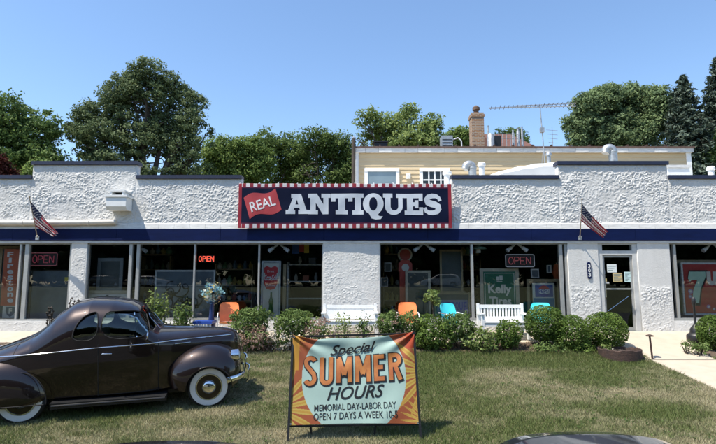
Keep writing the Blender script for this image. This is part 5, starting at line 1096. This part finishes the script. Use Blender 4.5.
HL = {'S': [arc(2.4, 7.6, 1.5, 20, 180, 8)+[(1.1, 6.6)]+[(2.4, 5.2), (3.6, 3.8)]+arc(2.4, 2.4, 1.5, 0, -160, 8)], 'U': [[(1, 9.2), (1, 2.6)]+arc(2.5, 2.4, 1.5, 180, 360, 10)+[(4, 2.6), (4, 9.2)]],
 'M': [[(1, .8), (1, 9.2)], [(1.1, 9.0), (2.9, 3.2)], [(2.9, 3.2), (4.7, 9.0)], [(4.8, .8), (4.8, 9.2)]], 'E': [[(1, .8), (1, 9.2)], [(1.6, 8.5), (3.8, 8.5)], [(1.6, 5.1), (3.4, 5.1)], [(1.6, 1.5), (3.8, 1.5)]],
 'R': [[(1, .8), (1, 9.2)], [(1.6, 8.5), (2.6, 8.5)]+arc(2.6, 7.0, 1.4, 90, -90, 10, 1.5)+[(1.6, 5.5)], [(2.4, 5.4), (4.1, .8)]]}
HW = {'S': 4.9, 'U': 5.1, 'M': 5.9, 'E': 4.6, 'R': 4.9}
def headline(px0, py0, px1, py1, rise):
    tot = sum(HW[c_]+.45 for c_ in 'SUMMER'); u0, u1 = (px0-292)/123.8, (px1-292)/123.8; v0, v1 = 1-(py1-334)/91.5, 1-(py0-334)/91.5; xx = 0
    for ch in 'SUMMER':
        for wd, dx, dy, off, mm, nm in ((2.05, .14, -.18, .0040, M['ink'], 'letter_outline'), (1.35, 0, 0, .0075, M['orange_fill'], 'letter')):
            b = MB()
            for k, ln in enumerate(HL[ch]):
                if wd > 1.9 and len(ln) == 2: d = (Vector(ln[1])-Vector(ln[0])).normalized()*.5; ln = [tuple(Vector(ln[0])-d), tuple(Vector(ln[1])+d)]
                v, f = poly2d([stroke(ln, wd)]); v, f = subdiv(v, f, .5); uu = u0+(u1-u0)*(xx+v[:, 0]+dx)/tot; vv = v0+(v1-v0)*(v[:, 1]+dy)/10+rise*(uu-u0)/(u1-u0); b.add(spt(uu, vv, off+.0006*k), f)
            b.build(nm, mm, sign_t)
        xx += HW[ch]+.45
headline(303.5, 353.6, 403.5, 387.5, .032)
v, f = text2d('HOURS', .012, .34); on_sign('word', v, f, 327.5, 388.5, 383.5, 402, M['ink'], .005, .03)
v, f = text2d('MEMORIAL DAY-LABOR DAY', .005); on_sign('line', v, f, 315.5, 406, 394, 412.6, M['ink'], .005, .025)
v, f = text2d('OPEN 7 DAYS A WEEK 10-5', .005); on_sign('line', v, f, 315, 414.5, 395, 421.5, M['ink'], .005, .02)
# ------------------------------------------------------------------ cars
def lerp_st(ST, x):
    xs = [s[0] for s in ST]; return [float(np.interp(x, xs, [s[k] for s in ST])) for k in range(1, len(ST[0]))]
def half_section(zt, zb, w, n, z0, wb, off=0., na=13):
    zt -= off; w = max(.01, w-off); wb = max(.008, wb-off)
    P = [(0, z0), (wb*.88, z0), (wb, z0+.05), (wb+(w-wb)*.45+.012, z0+(zb-z0)*.45), (w+.006, z0+(zb-z0)*.8)]
    for k in range(na): t_ = math.pi/2*k/(na-1); P.append((w*max(0, math.cos(t_))**(2/n), zb+(zt-zb)*max(0, math.sin(t_))**(2/n)))
    return P
def loft(ST, z0, off=0., xs=None, wbk=.96, zbot=None):
    """closed body through stations (x, top, belt, half width, roundness)"""
    if xs is None: xs = sorted(set([s[0] for s in ST]+[round(v, 3) for v in np.arange(ST[0][0], ST[-1][0], .07)]))
    b = MB(); V = []; L = None
    for x in xs:
        zt, zb, w, n = lerp_st(ST, x); H = half_section(zt, zb, w, n, min(zbot if zbot else z0, zb-.08), w*wbk, off); ring = [(x, -y, z) for y, z in H]+[(x, y, z) for y, z in H[-2:0:-1]]; L = len(ring); V += ring
    F = []
    for i in range(len(xs)-1):
        for j in range(L): F.append((i*L+j, i*L+(j+1) % L, (i+1)*L+(j+1) % L, (i+1)*L+j))
    F += [tuple(range(L)), tuple(range((len(xs)-1)*L, len(xs)*L))]
    return b.add(V, F)
def body_y(ST, x, z, z0):
    zt, zb, w, n = lerp_st(ST, x)
    if z >= zb: r = max(0, 1-((z-zb)/max(.01, zt-zb))**n); return w*r**(1/n)
    wb = w*.96; P = half_section(zt, zb, w, n, z0, wb)[2:6]; return float(np.interp(z, [p[1] for p in P], [p[0] for p in P]))
def boolean(base, ops):
    """base, cutters: MB -> new MB through exact booleans"""
    tmp = []
    def mk(b): o = b.build('tmp', M['black'], None); tmp.append(o); return o
    o = mk(base)
    for kind, cb in ops: md = o.modifiers.new('b', 'BOOLEAN'); md.operation = kind; md.solver = 'EXACT'; md.object = mk(cb)
    bpy.context.view_layer.update(); me = bpy.data.meshes.new_from_object(o.evaluated_get(bpy.context.evaluated_depsgraph_get()))
    r = MB(); r.add([v.co[:] for v in me.vertices], [tuple(p.vertices) for p in me.polygons])
    for q in tmp: md = q.data; bpy.data.objects.remove(q); bpy.data.meshes.remove(md)
    return r
def chaikin(P, it=2, closed=True):
    for _ in range(it):
        Q = []
        for i in range(len(P) if closed else len(P)-1):
            a, c_ = P[i], P[(i+1) % len(P)]; Q += [(a[0]*.75+c_[0]*.25, a[1]*.75+c_[1]*.25), (a[0]*.25+c_[0]*.75, a[1]*.25+c_[1]*.75)]
        P = Q
    return P
def yprism(P, y0, y1): b = MB(); return b.prism(P, lambda x, z: (x, y0, z), lambda x, z: (x, y1, z))
def xprism(P, x0, x1): b = MB(); return b.prism(P, lambda y, z: (x0, y, z), lambda y, z: (x1, y, z))
def zprism(P, z0, z1): b = MB(); return b.prism(P, lambda x, y: (x, y, z0), lambda x, y: (x, y, z1))
def wheel(root, x, y, r, side, white, rim_m, face=.0, width=.17):
    """side -1 = right hand side; axle along y"""
    s = side; prof = [(r*.60, 0), (r*.70, .012), (r*.88, .016), (r*.965, -.004), (r, -.035), (r, -width+.03), (r*.96, -width), (r*.6, -width)]
    o = (x, y, r)
    b = MB(); b.lathe([(q, s*h) for q, h in prof], o, 48, 'y', 0, False); w_ = b.build('wheel', M['tyre'], root, True, 40)
    if white: b = MB(); b.lathe([(r*.615, s*.002), (r*.63, s*.0125), (r*.70, s*.0165), (r*.86, s*.0195), (r*.875, s*.012)], o, 48, 'y', 0, False); b.build('whitewall', M['whitewall'], w_, True, 50)
    b = MB(); b.lathe([(r*.62, s*.006), (r*.58, s*.014), (r*.56, s*-.01), (r*.44, s*-.03), (r*.36, s*-.005), (r*.30, s*-.0), (.02, s*-.0)], o, 40, 'y'); b.build('rim', rim_m, w_, True, 40)
    b = MB(); b.lathe([(r*.615, s*.008), (r*.60, s*.019), (r*.565, s*.018), (r*.565, s*.006)], o, 40, 'y', 0, False); b.build('trim_ring', M['chrome'], w_, True, 40)
    b = MB(); b.lathe([(r*.33, s*.0), (r*.31, s*.022), (r*.22, s*.042), (r*.10, s*.052), (.004, s*.055)], o, 32, 'y'); b.build('hubcap', M['chrome'], w_, True, 60)
    return w_
def paint(name, c, flake=.6, rough=.32):
    m = mat(name, c, rough, flake, var=.06, scale=2.5, coat=1.0); return m
M['tyre'] = mat('tyre_rubber', (.018, .018, .018), .8, var=.2); M['whitewall'] = mat('whitewall', (.72, .70, .65), .6, var=.05)
M['maroon'] = paint('maroon_brown_paint', (.0145, .0060, .0042), .6, .40); M['seam'] = mat('seam_shadow_gap', (.006, .005, .005), .8, var=.1); M['seat'] = mat('brown_cloth_seat', (.035, .028, .024), .9, var=.2)
nrmL = Vector((0, -.1, 1)).normalized(); Pr = Vector((-5.234, 8.32, .487)); Pf = Vector((-2.525, 9.07, .562))
hx = (Pf-Pr); hx = (hx-nrmL*hx.dot(nrmL)).normalized(); hy = nrmL.cross(hx); org = Pr+hy*.74
Mc = Matrix(((hx.x, hy.x, nrmL.x, org.x), (hx.y, hy.y, nrmL.y, org.y), (hx.z, hy.z, nrmL.z, org.z), (0, 0, 0, 1)))
car = thing('vintage_coupe', 'dark maroon vintage coupe with whitewall tyres parked on the grass', 'car', None, None, Mc)
ST = [(-1.24, .74, .66, .28, 2.2), (-1.15, .84, .70, .42, 2.2), (-.95, .95, .78, .54, 2.2), (-.55, 1.065, .88, .66, 2.2), (-.10, 1.225, .98, .72, 2.2), (.10, 1.335, 1.01, .74, 2.2), (.25, 1.47, 1.04, .755, 2.3), (.42, 1.64, 1.06, .77, 2.5), (.65, 1.79, 1.08, .775, 2.8), (.92, 1.838, 1.09, .78, 3.0), (1.25, 1.818, 1.10, .78, 3.0), (1.53, 1.755, 1.10, .775, 3.0), (1.66, 1.69, 1.10, .765, 3.0), (1.79, 1.52, 1.10, .75, 3.0), (1.91, 1.345, 1.09, .735, 2.8), (1.99, 1.285, 1.08, .705, 2.6), (2.2, 1.262, 1.05, .62, 2.4), (2.65, 1.24, 1.02, .48, 2.3), (3.05, 1.21, 1.0, .37, 2.2), (3.2, 1.18, .98, .31, 2.2), (3.30, 1.12, .93, .22, 2.1), (3.37, .98, .82, .10, 2.0)]
Z0 = .31
quarter = chaikin([(.72, 1.245), (.73, 1.41), (.82, 1.58), (.95, 1.665), (1.085, 1.68), (1.085, 1.245)], 2); doorw = chaikin([(1.135, 1.245), (1.135, 1.67), (1.42, 1.675), (1.69, 1.645), (1.80, 1.50), (1.89, 1.245)], 2)
wsl = chaikin([(-.60, 1.31), (-.54, 1.60), (-.30, 1.66), (-.02, 1.665), (-.02, 1.335), (-.3, 1.33)], 1); wsr = [(-y, z) for y, z in wsl][::-1]
rw = chaikin([(-.36, 1.38), (-.34, 1.54), (-.2, 1.58), (-.03, 1.58), (-.03, 1.37), (-.2, 1.36)], 2); rwr = [(-y, z) for y, z in rw][::-1]
CX = [.02]+[round(v, 3) for v in np.arange(.08, 1.92, .07)]+[1.94]
PR = [(yprism(quarter, -1, 1)), (yprism(doorw, -1, 1)), xprism(wsl, 1.463, 2.3), xprism(wsr, 1.463, 2.3), xprism(rw, -.4, .5), xprism(rwr, -.4, .5)]
def span(b): xs = [p[0] for p in b.v]; return (max(xs)-min(xs)) if xs else 0
bodyb = loft(ST, Z0)
for q in PR:                                             # cut one opening at a time and keep only sound results
    nb = boolean(bodyb, [('DIFFERENCE', q)])
    if span(nb) > 4.4 and len(nb.v) > len(bodyb.v)-200: bodyb = nb
for eps in (0, .0013, .0027, .0041, -.0017):
    nb = boolean(bodyb, [('DIFFERENCE', loft(ST, Z0, .045+eps, [x+eps for x in CX], zbot=.5+eps))])
    if span(nb) > 4.4: bodyb = nb; break
bodyb.build('body', M['maroon'], car, True, 32)
gname = ['quarter_window', 'door_window', 'windshield', 'windshield', 'rear_window', 'rear_window']
PG = [yprism(P_, y0, y1) for P_ in (quarter, doorw) for y0, y1 in ((-1, 0), (0, 1))]+PR[2:]; gname = ['quarter_window']*2+['door_window']*2+gname[2:]
for q, nme in zip(PG, gname):
    gb = boolean(loft(ST, Z0, .020), [('DIFFERENCE', loft(ST, Z0, .030)), ('INTERSECT', q)])
    if gb.v: gb.build(nme, M['carglass'], car, True, 30)
# chrome window mouldings (both sides)
for s in (-1, 1):
    for P_ in (quarter, doorw):
        b = MB(); b.tube([(x, s*(body_y(ST, x, z, Z0)+.001), z) for x, z in P_], .009, 6, closed=True); b.build('window_moulding', M['seam'], car, True, 60)
    b = MB(); b.tube([(1.67, s*(body_y(ST, 1.67, 1.25, Z0)-.02), 1.25), (1.60, s*(body_y(ST, 1.60, 1.63, Z0)-.02), 1.63)], .010, 6); b.build('vent_divider', M['chrome'], car, True)
    zc = lambda x: float(np.interp(x, [-1.0, -.33, 1.09, 2.01, 3.2], [.99, 1.035, 1.125, 1.14, 1.125]))
    xs = np.arange(-.95, 3.24, .06); b = MB(); b.tube([(x, s*(body_y(ST, x, zc(x), Z0)+.004), zc(x)) for x in xs], .0095, 6); b.build('belt_moulding', M['chrome'], car, True, 60)
    b = MB()
    zz = lambda: None
    b = MB(); b.tube([(1.10, s*(body_y(ST, 1.10, z, Z0)+.0), z) for z in np.arange(.34, 1.24, .06)], .006, 5)
    b.tube([(2.0, s*(body_y(ST, 2.0, z, Z0)+.0), z) for z in np.arange(.34, 1.2, .06)], .006, 5); b.tube([(x, s*(body_y(ST, x, .36, Z0)+.0), .36) for x in np.arange(1.10, 2.01, .09)], .006, 5); b.build('door_seam', M['seam'], car, True)
    b = MB(); b.tube([(x, s*(body_y(ST, x, 1.16, Z0)+.0), 1.16) for x in np.arange(2.04, 3.2, .06)], .005, 5); b.build('hood_seam', M['seam'], car, True)
    y = s*(body_y(ST, 1.2, 1.03, Z0)); b = MB(); b.tube([(1.17, y, 1.03), (1.17, y+s*.05, 1.03), (1.19, y+s*.055, 1.03), (1.31, y+s*.045, 1.025)], [.012, .012, .013, .008], 8); b.build('door_handle', M['chrome'], car, True, 60)
    b = MB(); b.tube([(2.25, s*(body_y(ST, 2.25, 1.08, Z0)+.004), 1.08), (2.5, s*(body_y(ST, 2.5, 1.08, Z0)+.004), 1.08)], .008, 6); b.build('hood_badge', M['chrome'], car, True)
    # fenders
    ff = chaikin([(2.16, .30), (2.10, .48), (2.10, .66), (2.20, .82), (2.42, .97), (2.72, 1.045), (3.0, 1.01), (3.22, .90), (3.345, .72), (3.36, .5), (3.30, .30)], 2)
    rf = chaikin([(-1.22, .36), (-1.20, .55), (-1.05, .75), (-.75, .95), (-.35, 1.055), (.05, .99), (.32, .80), (.45, .56), (.50, .30), (0, .30), (-.6, .30), (-1.15, .30)], 2)
    def fender(P, cx, cz, n):
        b = MB(); L = len(P); V = []; K = 12
        for k in range(K+1):
            t_ = math.pi/2*k/K*.985; kk = math.cos(t_)**(2/n); yy = .30+.585*math.sin(t_)**(2/n) if k else .30
            V += [(cx+(x-cx)*kk, s*yy, cz+(z-cz)*kk) for x, z in P]
        F = [(k*L+j, k*L+(j+1) % L, (k+1)*L+(j+1) % L, (k+1)*L+j) for k in range(K) for j in range(L)]+[tuple(range(L)), tuple(range(K*L, K*L+L))]
        return b.add(V, F)
    well = MB(); well.lathe([(.385, s*.25), (.385, s*1.1)], (2.81, 0, .33), 40, 'y')
    fl = MB(); fl.box(2.0, 3.5, min(s*.2, s*1.2), max(s*.2, s*1.2), .0, .285)
    fb = boolean(fender(ff, 2.75, .30, 3.0), [('DIFFERENCE', well)])
    fb.build('front_fender', M['maroon'], car, True, 34)
    b = MB(); b.tube([(2.81+.385*math.cos(a), s*(.815+.03*math.sin(a)), .33+.385*math.sin(a)) for a in np.linspace(.05, math.pi-.05, 24)], .012, 6); b.build('fender_lip', M['maroon'], car, True, 60)
    ub = MB(); ub.lathe([(.33, s*.25), (.33, s*.79)], (0, 0, .16), 40, 'y')
    rb_ = boolean(fender(rf, -.30, .30, 3.0), [('DIFFERENCE', ub)]); rb_.build('rear_fender', M['maroon'], car, True, 34)
    b = MB(); b.tube([(-.03+.42*math.cos(a), s*(.868-.10*math.sin(a)**2), .36+.44*math.sin(a)) for a in np.linspace(-.1, math.pi+.1, 26)], .007, 5); b.tube([(x, s*.885, .315) for x in np.arange(-.44, .41, .1)], .009, 6); b.build('fender_skirt_edge', M['seam'], car, True, 60)
    b = MB(); b.prism([(.44, .225), (2.14, .225), (2.14, .30), (.44, .315)], lambda x, z: (x, s*.55, z), lambda x, z: (x, s*.87, z)); b.build('running_board', M['seam2'] if 'seam2' in M else M['black'], car, True, 40)  # board and sill strip: shade below the doors put into the black colour
    for i in range(1): b = MB(); b.tube([(.46, s*.872, .275), (2.12, s*.872, .27)], .016, 8); b.build('sill_strip', M['black'], car, True)
    # headlight
    hp = Vector((3.235, s*.60, .835)); b = MB(); b.lathe([(.095, -.06), (.102, .05), (.095, .07), (.08, .075)], hp, 24, 'x'); h_ = b.build('headlight', M['chrome'], car, True, 50); b = MB(); b.lathe([(.079, .055), (.06, .085), (.01, .095)], hp, 24, 'x'); b.build('lens', mat('lamp_lens', (.7, .72, .72), .08, var=.05), h_, True, 60)
    wheel(car, 2.81, s*.74, .355, s, True, M['maroon']); wheel(car, 0, s*.74, .355, s, True, M['maroon'])
b = MB(); b.tube([(-.12, y_, z_+.0) for y_, z_ in [(sg*body_y(ST, -.12, z, Z0), z) for sg, zs_ in ((-1, np.arange(1.0, 1.215, .03)), (1, np.arange(1.21, .99, -.03))) for z in zs_]], .005, 5); b.build('trunk_seam', M['seam'], car, True)
# bumpers, hood strip, underside, seats, wheel
def bumper(x, xo, nme):
    b = MB(); ys = np.linspace(-.86, .86, 21); sg = 1 if xo > 0 else -1
    V = []; F = []; pr = [(-.015, -.05), (.010, -.036), (.016, 0), (.010, .036), (-.015, .05), (-.02, 0)]
    for y in ys: xx = x-sg*.30*max(0, (abs(y)-.45)/.41)**2; V += [(xx+sg*q, y, .47+h) for q, h in pr]
    L = len(pr)
    for i in range(20):
        for j in range(L): F.append((i*L+j, i*L+(j+1) % L, (i+1)*L+(j+1) % L, (i+1)*L+j))
    F += [tuple(range(L)), tuple(range(20*L, 21*L))]; b.add(V, F); o_ = b.build(nme, M['chrome'], car, True, 50)
    for y in (-.42, .42): b = MB(); b.tube([(x+sg*.03, y, .30), (x+sg*.075, y, .36), (x+sg*.08, y, .50), (x+sg*.07, y, .60), (x+sg*.02, y, .64)], [.014, .024, .024, .022, .01], 8); b.build('bumper_guard', M['chrome'], o_, True, 50)
    for y in (-.35, .35): b = MB(); b.tube([(x-sg*.35, y, .42), (x, y, .45)], .025, 6); b.build('bumper_bracket', M['black'], o_, True)
bumper(3.42, 1, 'front_bumper'); bumper(-1.42, -1, 'rear_bumper')
b = MB(); b.box(-1.0, 3.1, -.52, .52, .24, .33); b.box(2.1, 3.2, -.32, .32, .331, .8); b.build('chassis', M['black'], car, True)
b = MB(); b.tube([(x, 0, lerp_st(ST, x)[0]+.004) for x in np.arange(2.02, 3.3, .06)], .010, 6); b.build('hood_moulding', M['chrome'], car, True, 60)
b = MB()
for k in range(14): z = .62+.035*k; x = float(np.interp(z, [.6, .82, .98, 1.1], [3.36, 3.385, 3.375, 3.31])); b.tube([(x-.12, -.2, z-.01), (x, -.02, z), (x, .02, z), (x-.12, .2, z-.01)], .007, 5)
b.build('grille', M['chrome'], car, True, 50)
b = MB(); b.prism(chaikin([(.95, .55), (1.38, .55), (1.40, .72), (1.12, .78), (1.0, 1.28), (.88, 1.28)], 2), lambda x, z: (x, -.60, z), lambda x, z: (x, .60, z)); b.build('bench_seat', M['seat'], car, True, 40)
b = MB(); b.tube([(1.50+.05*math.sin(a), .32+.2*math.cos(a), 1.16+.18*math.sin(a)) for a in np.linspace(0, 6.1, 20)], .012, 6, closed=True); b.tube([(1.50, .32, 1.16), (1.75, .32, 1.05)], .018, 6); b.build('steering_wheel', M['black'], car, True, 60)
b = MB(); b.box(1.78, 1.89, -.60, .60, 1.02, 1.20); b.build('dashboard', M['seat'], car, True)
for s in (-1, 1): b = MB(); b.tube([(1.98, s*.25, 1.30), (1.82, s*.28, 1.50), (1.78, s*.12, 1.55)], .006, 5); b.build('wiper', M['chrome'], car, True)
b = MB(); b.tube([(1.8, -.74, 1.2), (1.85, -.84, 1.27)], .008, 6); b.lathe([(.055, -.01), (.055, .01)], (1.85, -.86, 1.29), 16, 'x'); b.build('side_mirror', M['chrome'], car, True, 50)

# present day cars standing at the edge of the lot
MS = [(-2.26, .80, .66, .62, 2.6), (-2.20, .98, .86, .74, 2.8), (-2.08, 1.12, .95, .82, 3), (-1.90, 1.36, .98, .85, 3), (-1.72, 1.49, 1.0, .86, 3), (-1.5, 1.528, 1.0, .865, 3.1), (-.8, 1.545, 1.0, .87, 3.2), (-.1, 1.54, .99, .87, 3.2), (.35, 1.50, .98, .87, 3.1), (.75, 1.33, .97, .865, 3), (1.15, 1.08, .95, .86, 2.9), (1.35, 1.01, .92, .85, 2.8), (1.85, .93, .84, .82, 2.7), (2.15, .80, .72, .74, 2.6), (2.27, .62, .55, .62, 2.5)]
def modern_car(label, Mx, pm, rails=True, name='parked_car', group=None):
    t = thing(name, label, 'car', None, group, Mx); z0 = .24
    wells = []
    for x in (-1.38, 1.38):
        for s in (-1, 1): b = MB(); b.lathe([(.36, s*.6), (.36, s*1.1)], (x, 0, .33), 28, 'y'); wells.append(('DIFFERENCE', b))
    boolean(loft(MS, z0), wells).build('body', pm, t, True, 30)
    side = chaikin([(-1.75, 1.06), (-1.55, 1.38), (-.9, 1.43), (.3, 1.40), (.62, 1.27), (1.0, 1.05), (0, 1.04)], 1)
    for nme, q in (('side_window', yprism(side, -1, 1)), ('windshield', xprism(chaikin([(-.70, 1.12), (-.56, 1.44), (.56, 1.44), (.70, 1.12)], 1), .35, 1.4)), ('rear_window', xprism(chaikin([(-.66, 1.10), (-.56, 1.42), (.56, 1.42), (.66, 1.10)], 1), -2.2, -1.6)), ('sunroof', zprism(chaikin([(-.75, -.40), (.15, -.40), (.15, .40), (-.75, .40)], 1), 1.45, 1.7))):
        gb = boolean(loft(MS, z0, -.004), [('DIFFERENCE', loft(MS, z0, .006)), ('INTERSECT', q)])
        if gb.v: gb.build(nme, M['tint'], t, True, 30)
    if rails:
        for s in (-1, 1): b = MB(); b.tube([(-1.5, s*.60, 1.49), (-1.42, s*.60, 1.535), (.0, s*.60, 1.55), (.12, s*.60, 1.50)], .016, 8); b.build('roof_rail', M['black'], t, True, 50)
    for x in (-1.38, 1.38):
        for s in (-1, 1): wheel(t, x, s*.84, .32, s, False, M['galv'])
    for s in (-1, 1):
        b = MB(); b.box(-2.20, -2.05, s*.70-.11, s*.70+.11, .86, .96); b.build('tail_light', M['tail'], t, True); b = MB(); b.box(2.0, 2.16, s*.62-.14, s*.62+.14, .70, .79); b.build('headlight', M['lens2'], t, True)
        b = MB(); b.lathe([(.02, -.05), (.09, -.04), (.09, .03), (.03, .05)], (.78, s*.96, 1.03), 12, 'x'); b.build('side_mirror', pm, t, True, 40)
    b = MB(); b.box(-2.0, 2.0, -.6, .6, .18, .30); b.build('underside', M['black'], t, True); return t
M['tint'] = mat('tinted_car_glass', (.010, .012, .014), .04, var=.1, spec=.6); M['tail'] = mat('tail_lamp_red', (.25, .015, .012), .2, var=.1); M['lens2'] = mat('lamp_glass', (.55, .57, .58), .1, var=.1)
M['carblack'] = paint('black_car_paint', (.016, .017, .020), .3, .3); M['cargrey'] = paint('charcoal_car_paint', (.03, .032, .036), .4, .3); M['carwhite'] = paint('white_car_paint', (.62, .63, .63), .0, .4)
def cm(x, y, rz, z=0., s=1.): return Matrix.Translation((x, y, z)) @ Matrix.Rotation(rz, 4, 'Z') @ Matrix.Scale(s, 4)
def copy_tree(o, parent=None):
    c_ = o.copy(); COL.objects.link(c_); c_.parent = parent
    for ch in list(o.children): copy_tree(ch, c_)
    return c_
def place_copy(o, Mx, label, pm=None, group=None):
    c_ = copy_tree(o); c_.location, q, s = Mx.decompose(); c_.rotation_euler = q.to_euler(); c_.scale = s; c_['label'] = label
    if group: c_['group'] = group
    WORLD[c_.name] = Mx.copy()
    if pm:
        for ch in c_.children:
            if ch.name.startswith(('body', 'side_mirror')): ch.data = ch.data.copy(); ch.data.materials[0] = pm
    return c_
blk = modern_car('black car whose roof shows at the bottom edge right of the banner sign', cm(1.80, 2.64, rad(-90), 0., .985), M['carblack'], False)
place_copy(blk, cm(-1.30, 2.22, rad(-88), 0., 1.011), 'dark grey car whose roof barely shows at the bottom edge left of the banner sign', M['cargrey'])
place_copy(blk, cm(-27.5, -40.5, rad(3), 2.204), 'white car seen reflected in the left shop windows', M['carwhite'], 'cars reflected in the shop windows')
place_copy(blk, cm(11.0, -40.5, rad(182), 2.204, 1.15), 'white car seen reflected in the middle shop window', M['carwhite'], 'cars reflected in the shop windows')
place_copy(blk, cm(-33.5, -40.8, rad(1), 2.204), 'grey car seen reflected in the far left shop window', M['cargrey'], 'cars reflected in the shop windows')
# trees across the lot, which the shop glass mirrors
def plain_tree(label, x, y, h, r):
    t = thing('leafy_tree', label, 'tree', (x, y, 2.2), 'trees reflected in the shop windows'); L = [(x+r*.5*math.cos(a), y+r*.5*math.sin(a), 2.2+h*.62+.8*math.sin(a*2), r*.75, r*.75, h*.30) for a in (0, 1.3, 2.5, 3.8, 5.1)]+[(x, y, 2.2+h*.78, r*.7, r*.7, h*.2), (x, y, 2.2+h*.32, r*.95, r*.9, h*.22), (x-r*.5, y+1, 2.2+h*.2, r*.7, r*.7, h*.2), (x+r*.5, y+1, 2.2+h*.2, r*.7, r*.7, h*.2)]
    P, N, T = lobes_points(L, 620, 24, 1.2, gap=.0); V, F, C = leaves(P, .85, (.035, .06, .02), (.07, .10, .035), N, tint=T); np_mesh('crown', V, F, M['leaf'], t, C)
    b = MB(); b.tube([(x, y, 2.1), (x, y, 2.2+h*.4), (x, y, 2.2+h*.7)], [.35, .28, .1], 8); b.build('trunk', M['bark'], t)
for x, y, h, r, lb in ((-54, -54, 15, 9.5, 'leftmost'), (-39, -53, 16, 9.5, 'second'), (-25, -55, 18, 9.5, 'third'), (-12, -53, 17, 9, 'fourth'), (0, -54, 18, 9, 'fifth'), (13, -53, 17, 9.5, 'sixth'), (27, -55, 18, 9.5, 'seventh'), (41, -53, 16, 9.5, 'eighth'), (55, -54, 15, 9.5, 'rightmost')):
    plain_tree(f'broad tree across the lot seen reflected in the shop glass, {lb} in its row', x, y, h, r)
back_row = [o for o in bpy.data.objects if o.get('group') == 'trees reflected in the shop windows']
for o, lb in zip(back_row, ('leftmost', 'second', 'third', 'fourth', 'fifth', 'sixth', 'seventh', 'eighth', 'rightmost')):
    place_copy(o, Matrix.Translation(o.location+Vector((7, -8, 0))) @ Matrix.Rotation(1.1, 4, 'Z') @ Matrix.Scale(1.12, 4), f'tall tree across the lot seen in the shop glass, {lb} of the row behind')
# weeds in the lawn and chips on the bed
n = 2600; y = 5.2+7.3*rng.random(n)**.8; x = -9.5+16*rng.random(n); k = vn(x*.8, y*1.1, 21) > .52; x, y = x[k], y[k]; n = len(x)
P = np.stack([x, y, np.interp(y, [a for a, _ in GP], [b for _, b in GP])+.03], -1); P = (P[:, None, :]+rng.normal(size=(n, 9, 3))*np.array([.035, .035, .008])).reshape(-1, 3)
V, F, C = leaves(P, .034, (.055, .10, .025), (.12, .18, .05), np.tile([0, 0, 1.4], (len(P), 1)), .6, .75)
o = np_mesh('clover', V, F, M['leaf'], None, C); tag(o, 'broad leaved clover and weeds scattered through the lawn', 'weeds', None, 'stuff')
n = 5200; y = np.where(rng.random(n) < .9, 12.62+.83*rng.random(n), 12.32+.95*rng.random(n)); x = -9+14.8*rng.random(n)
P = np.stack([x, y, np.interp(y, [a for a, _ in GP], [b for _, b in GP])+.022+.012*rng.random(n)], -1)
V, F, C = leaves(P, .055, (.07, .045, .03), (.30, .22, .15), np.tile([0, 0, 1.6], (n, 1)), .5, .45)
o = np_mesh('mulch_chips', V, F, M['leaf'], None, C); tag(o, 'brown mulch chips and leaf litter on the flower bed', 'mulch', None, 'stuff')
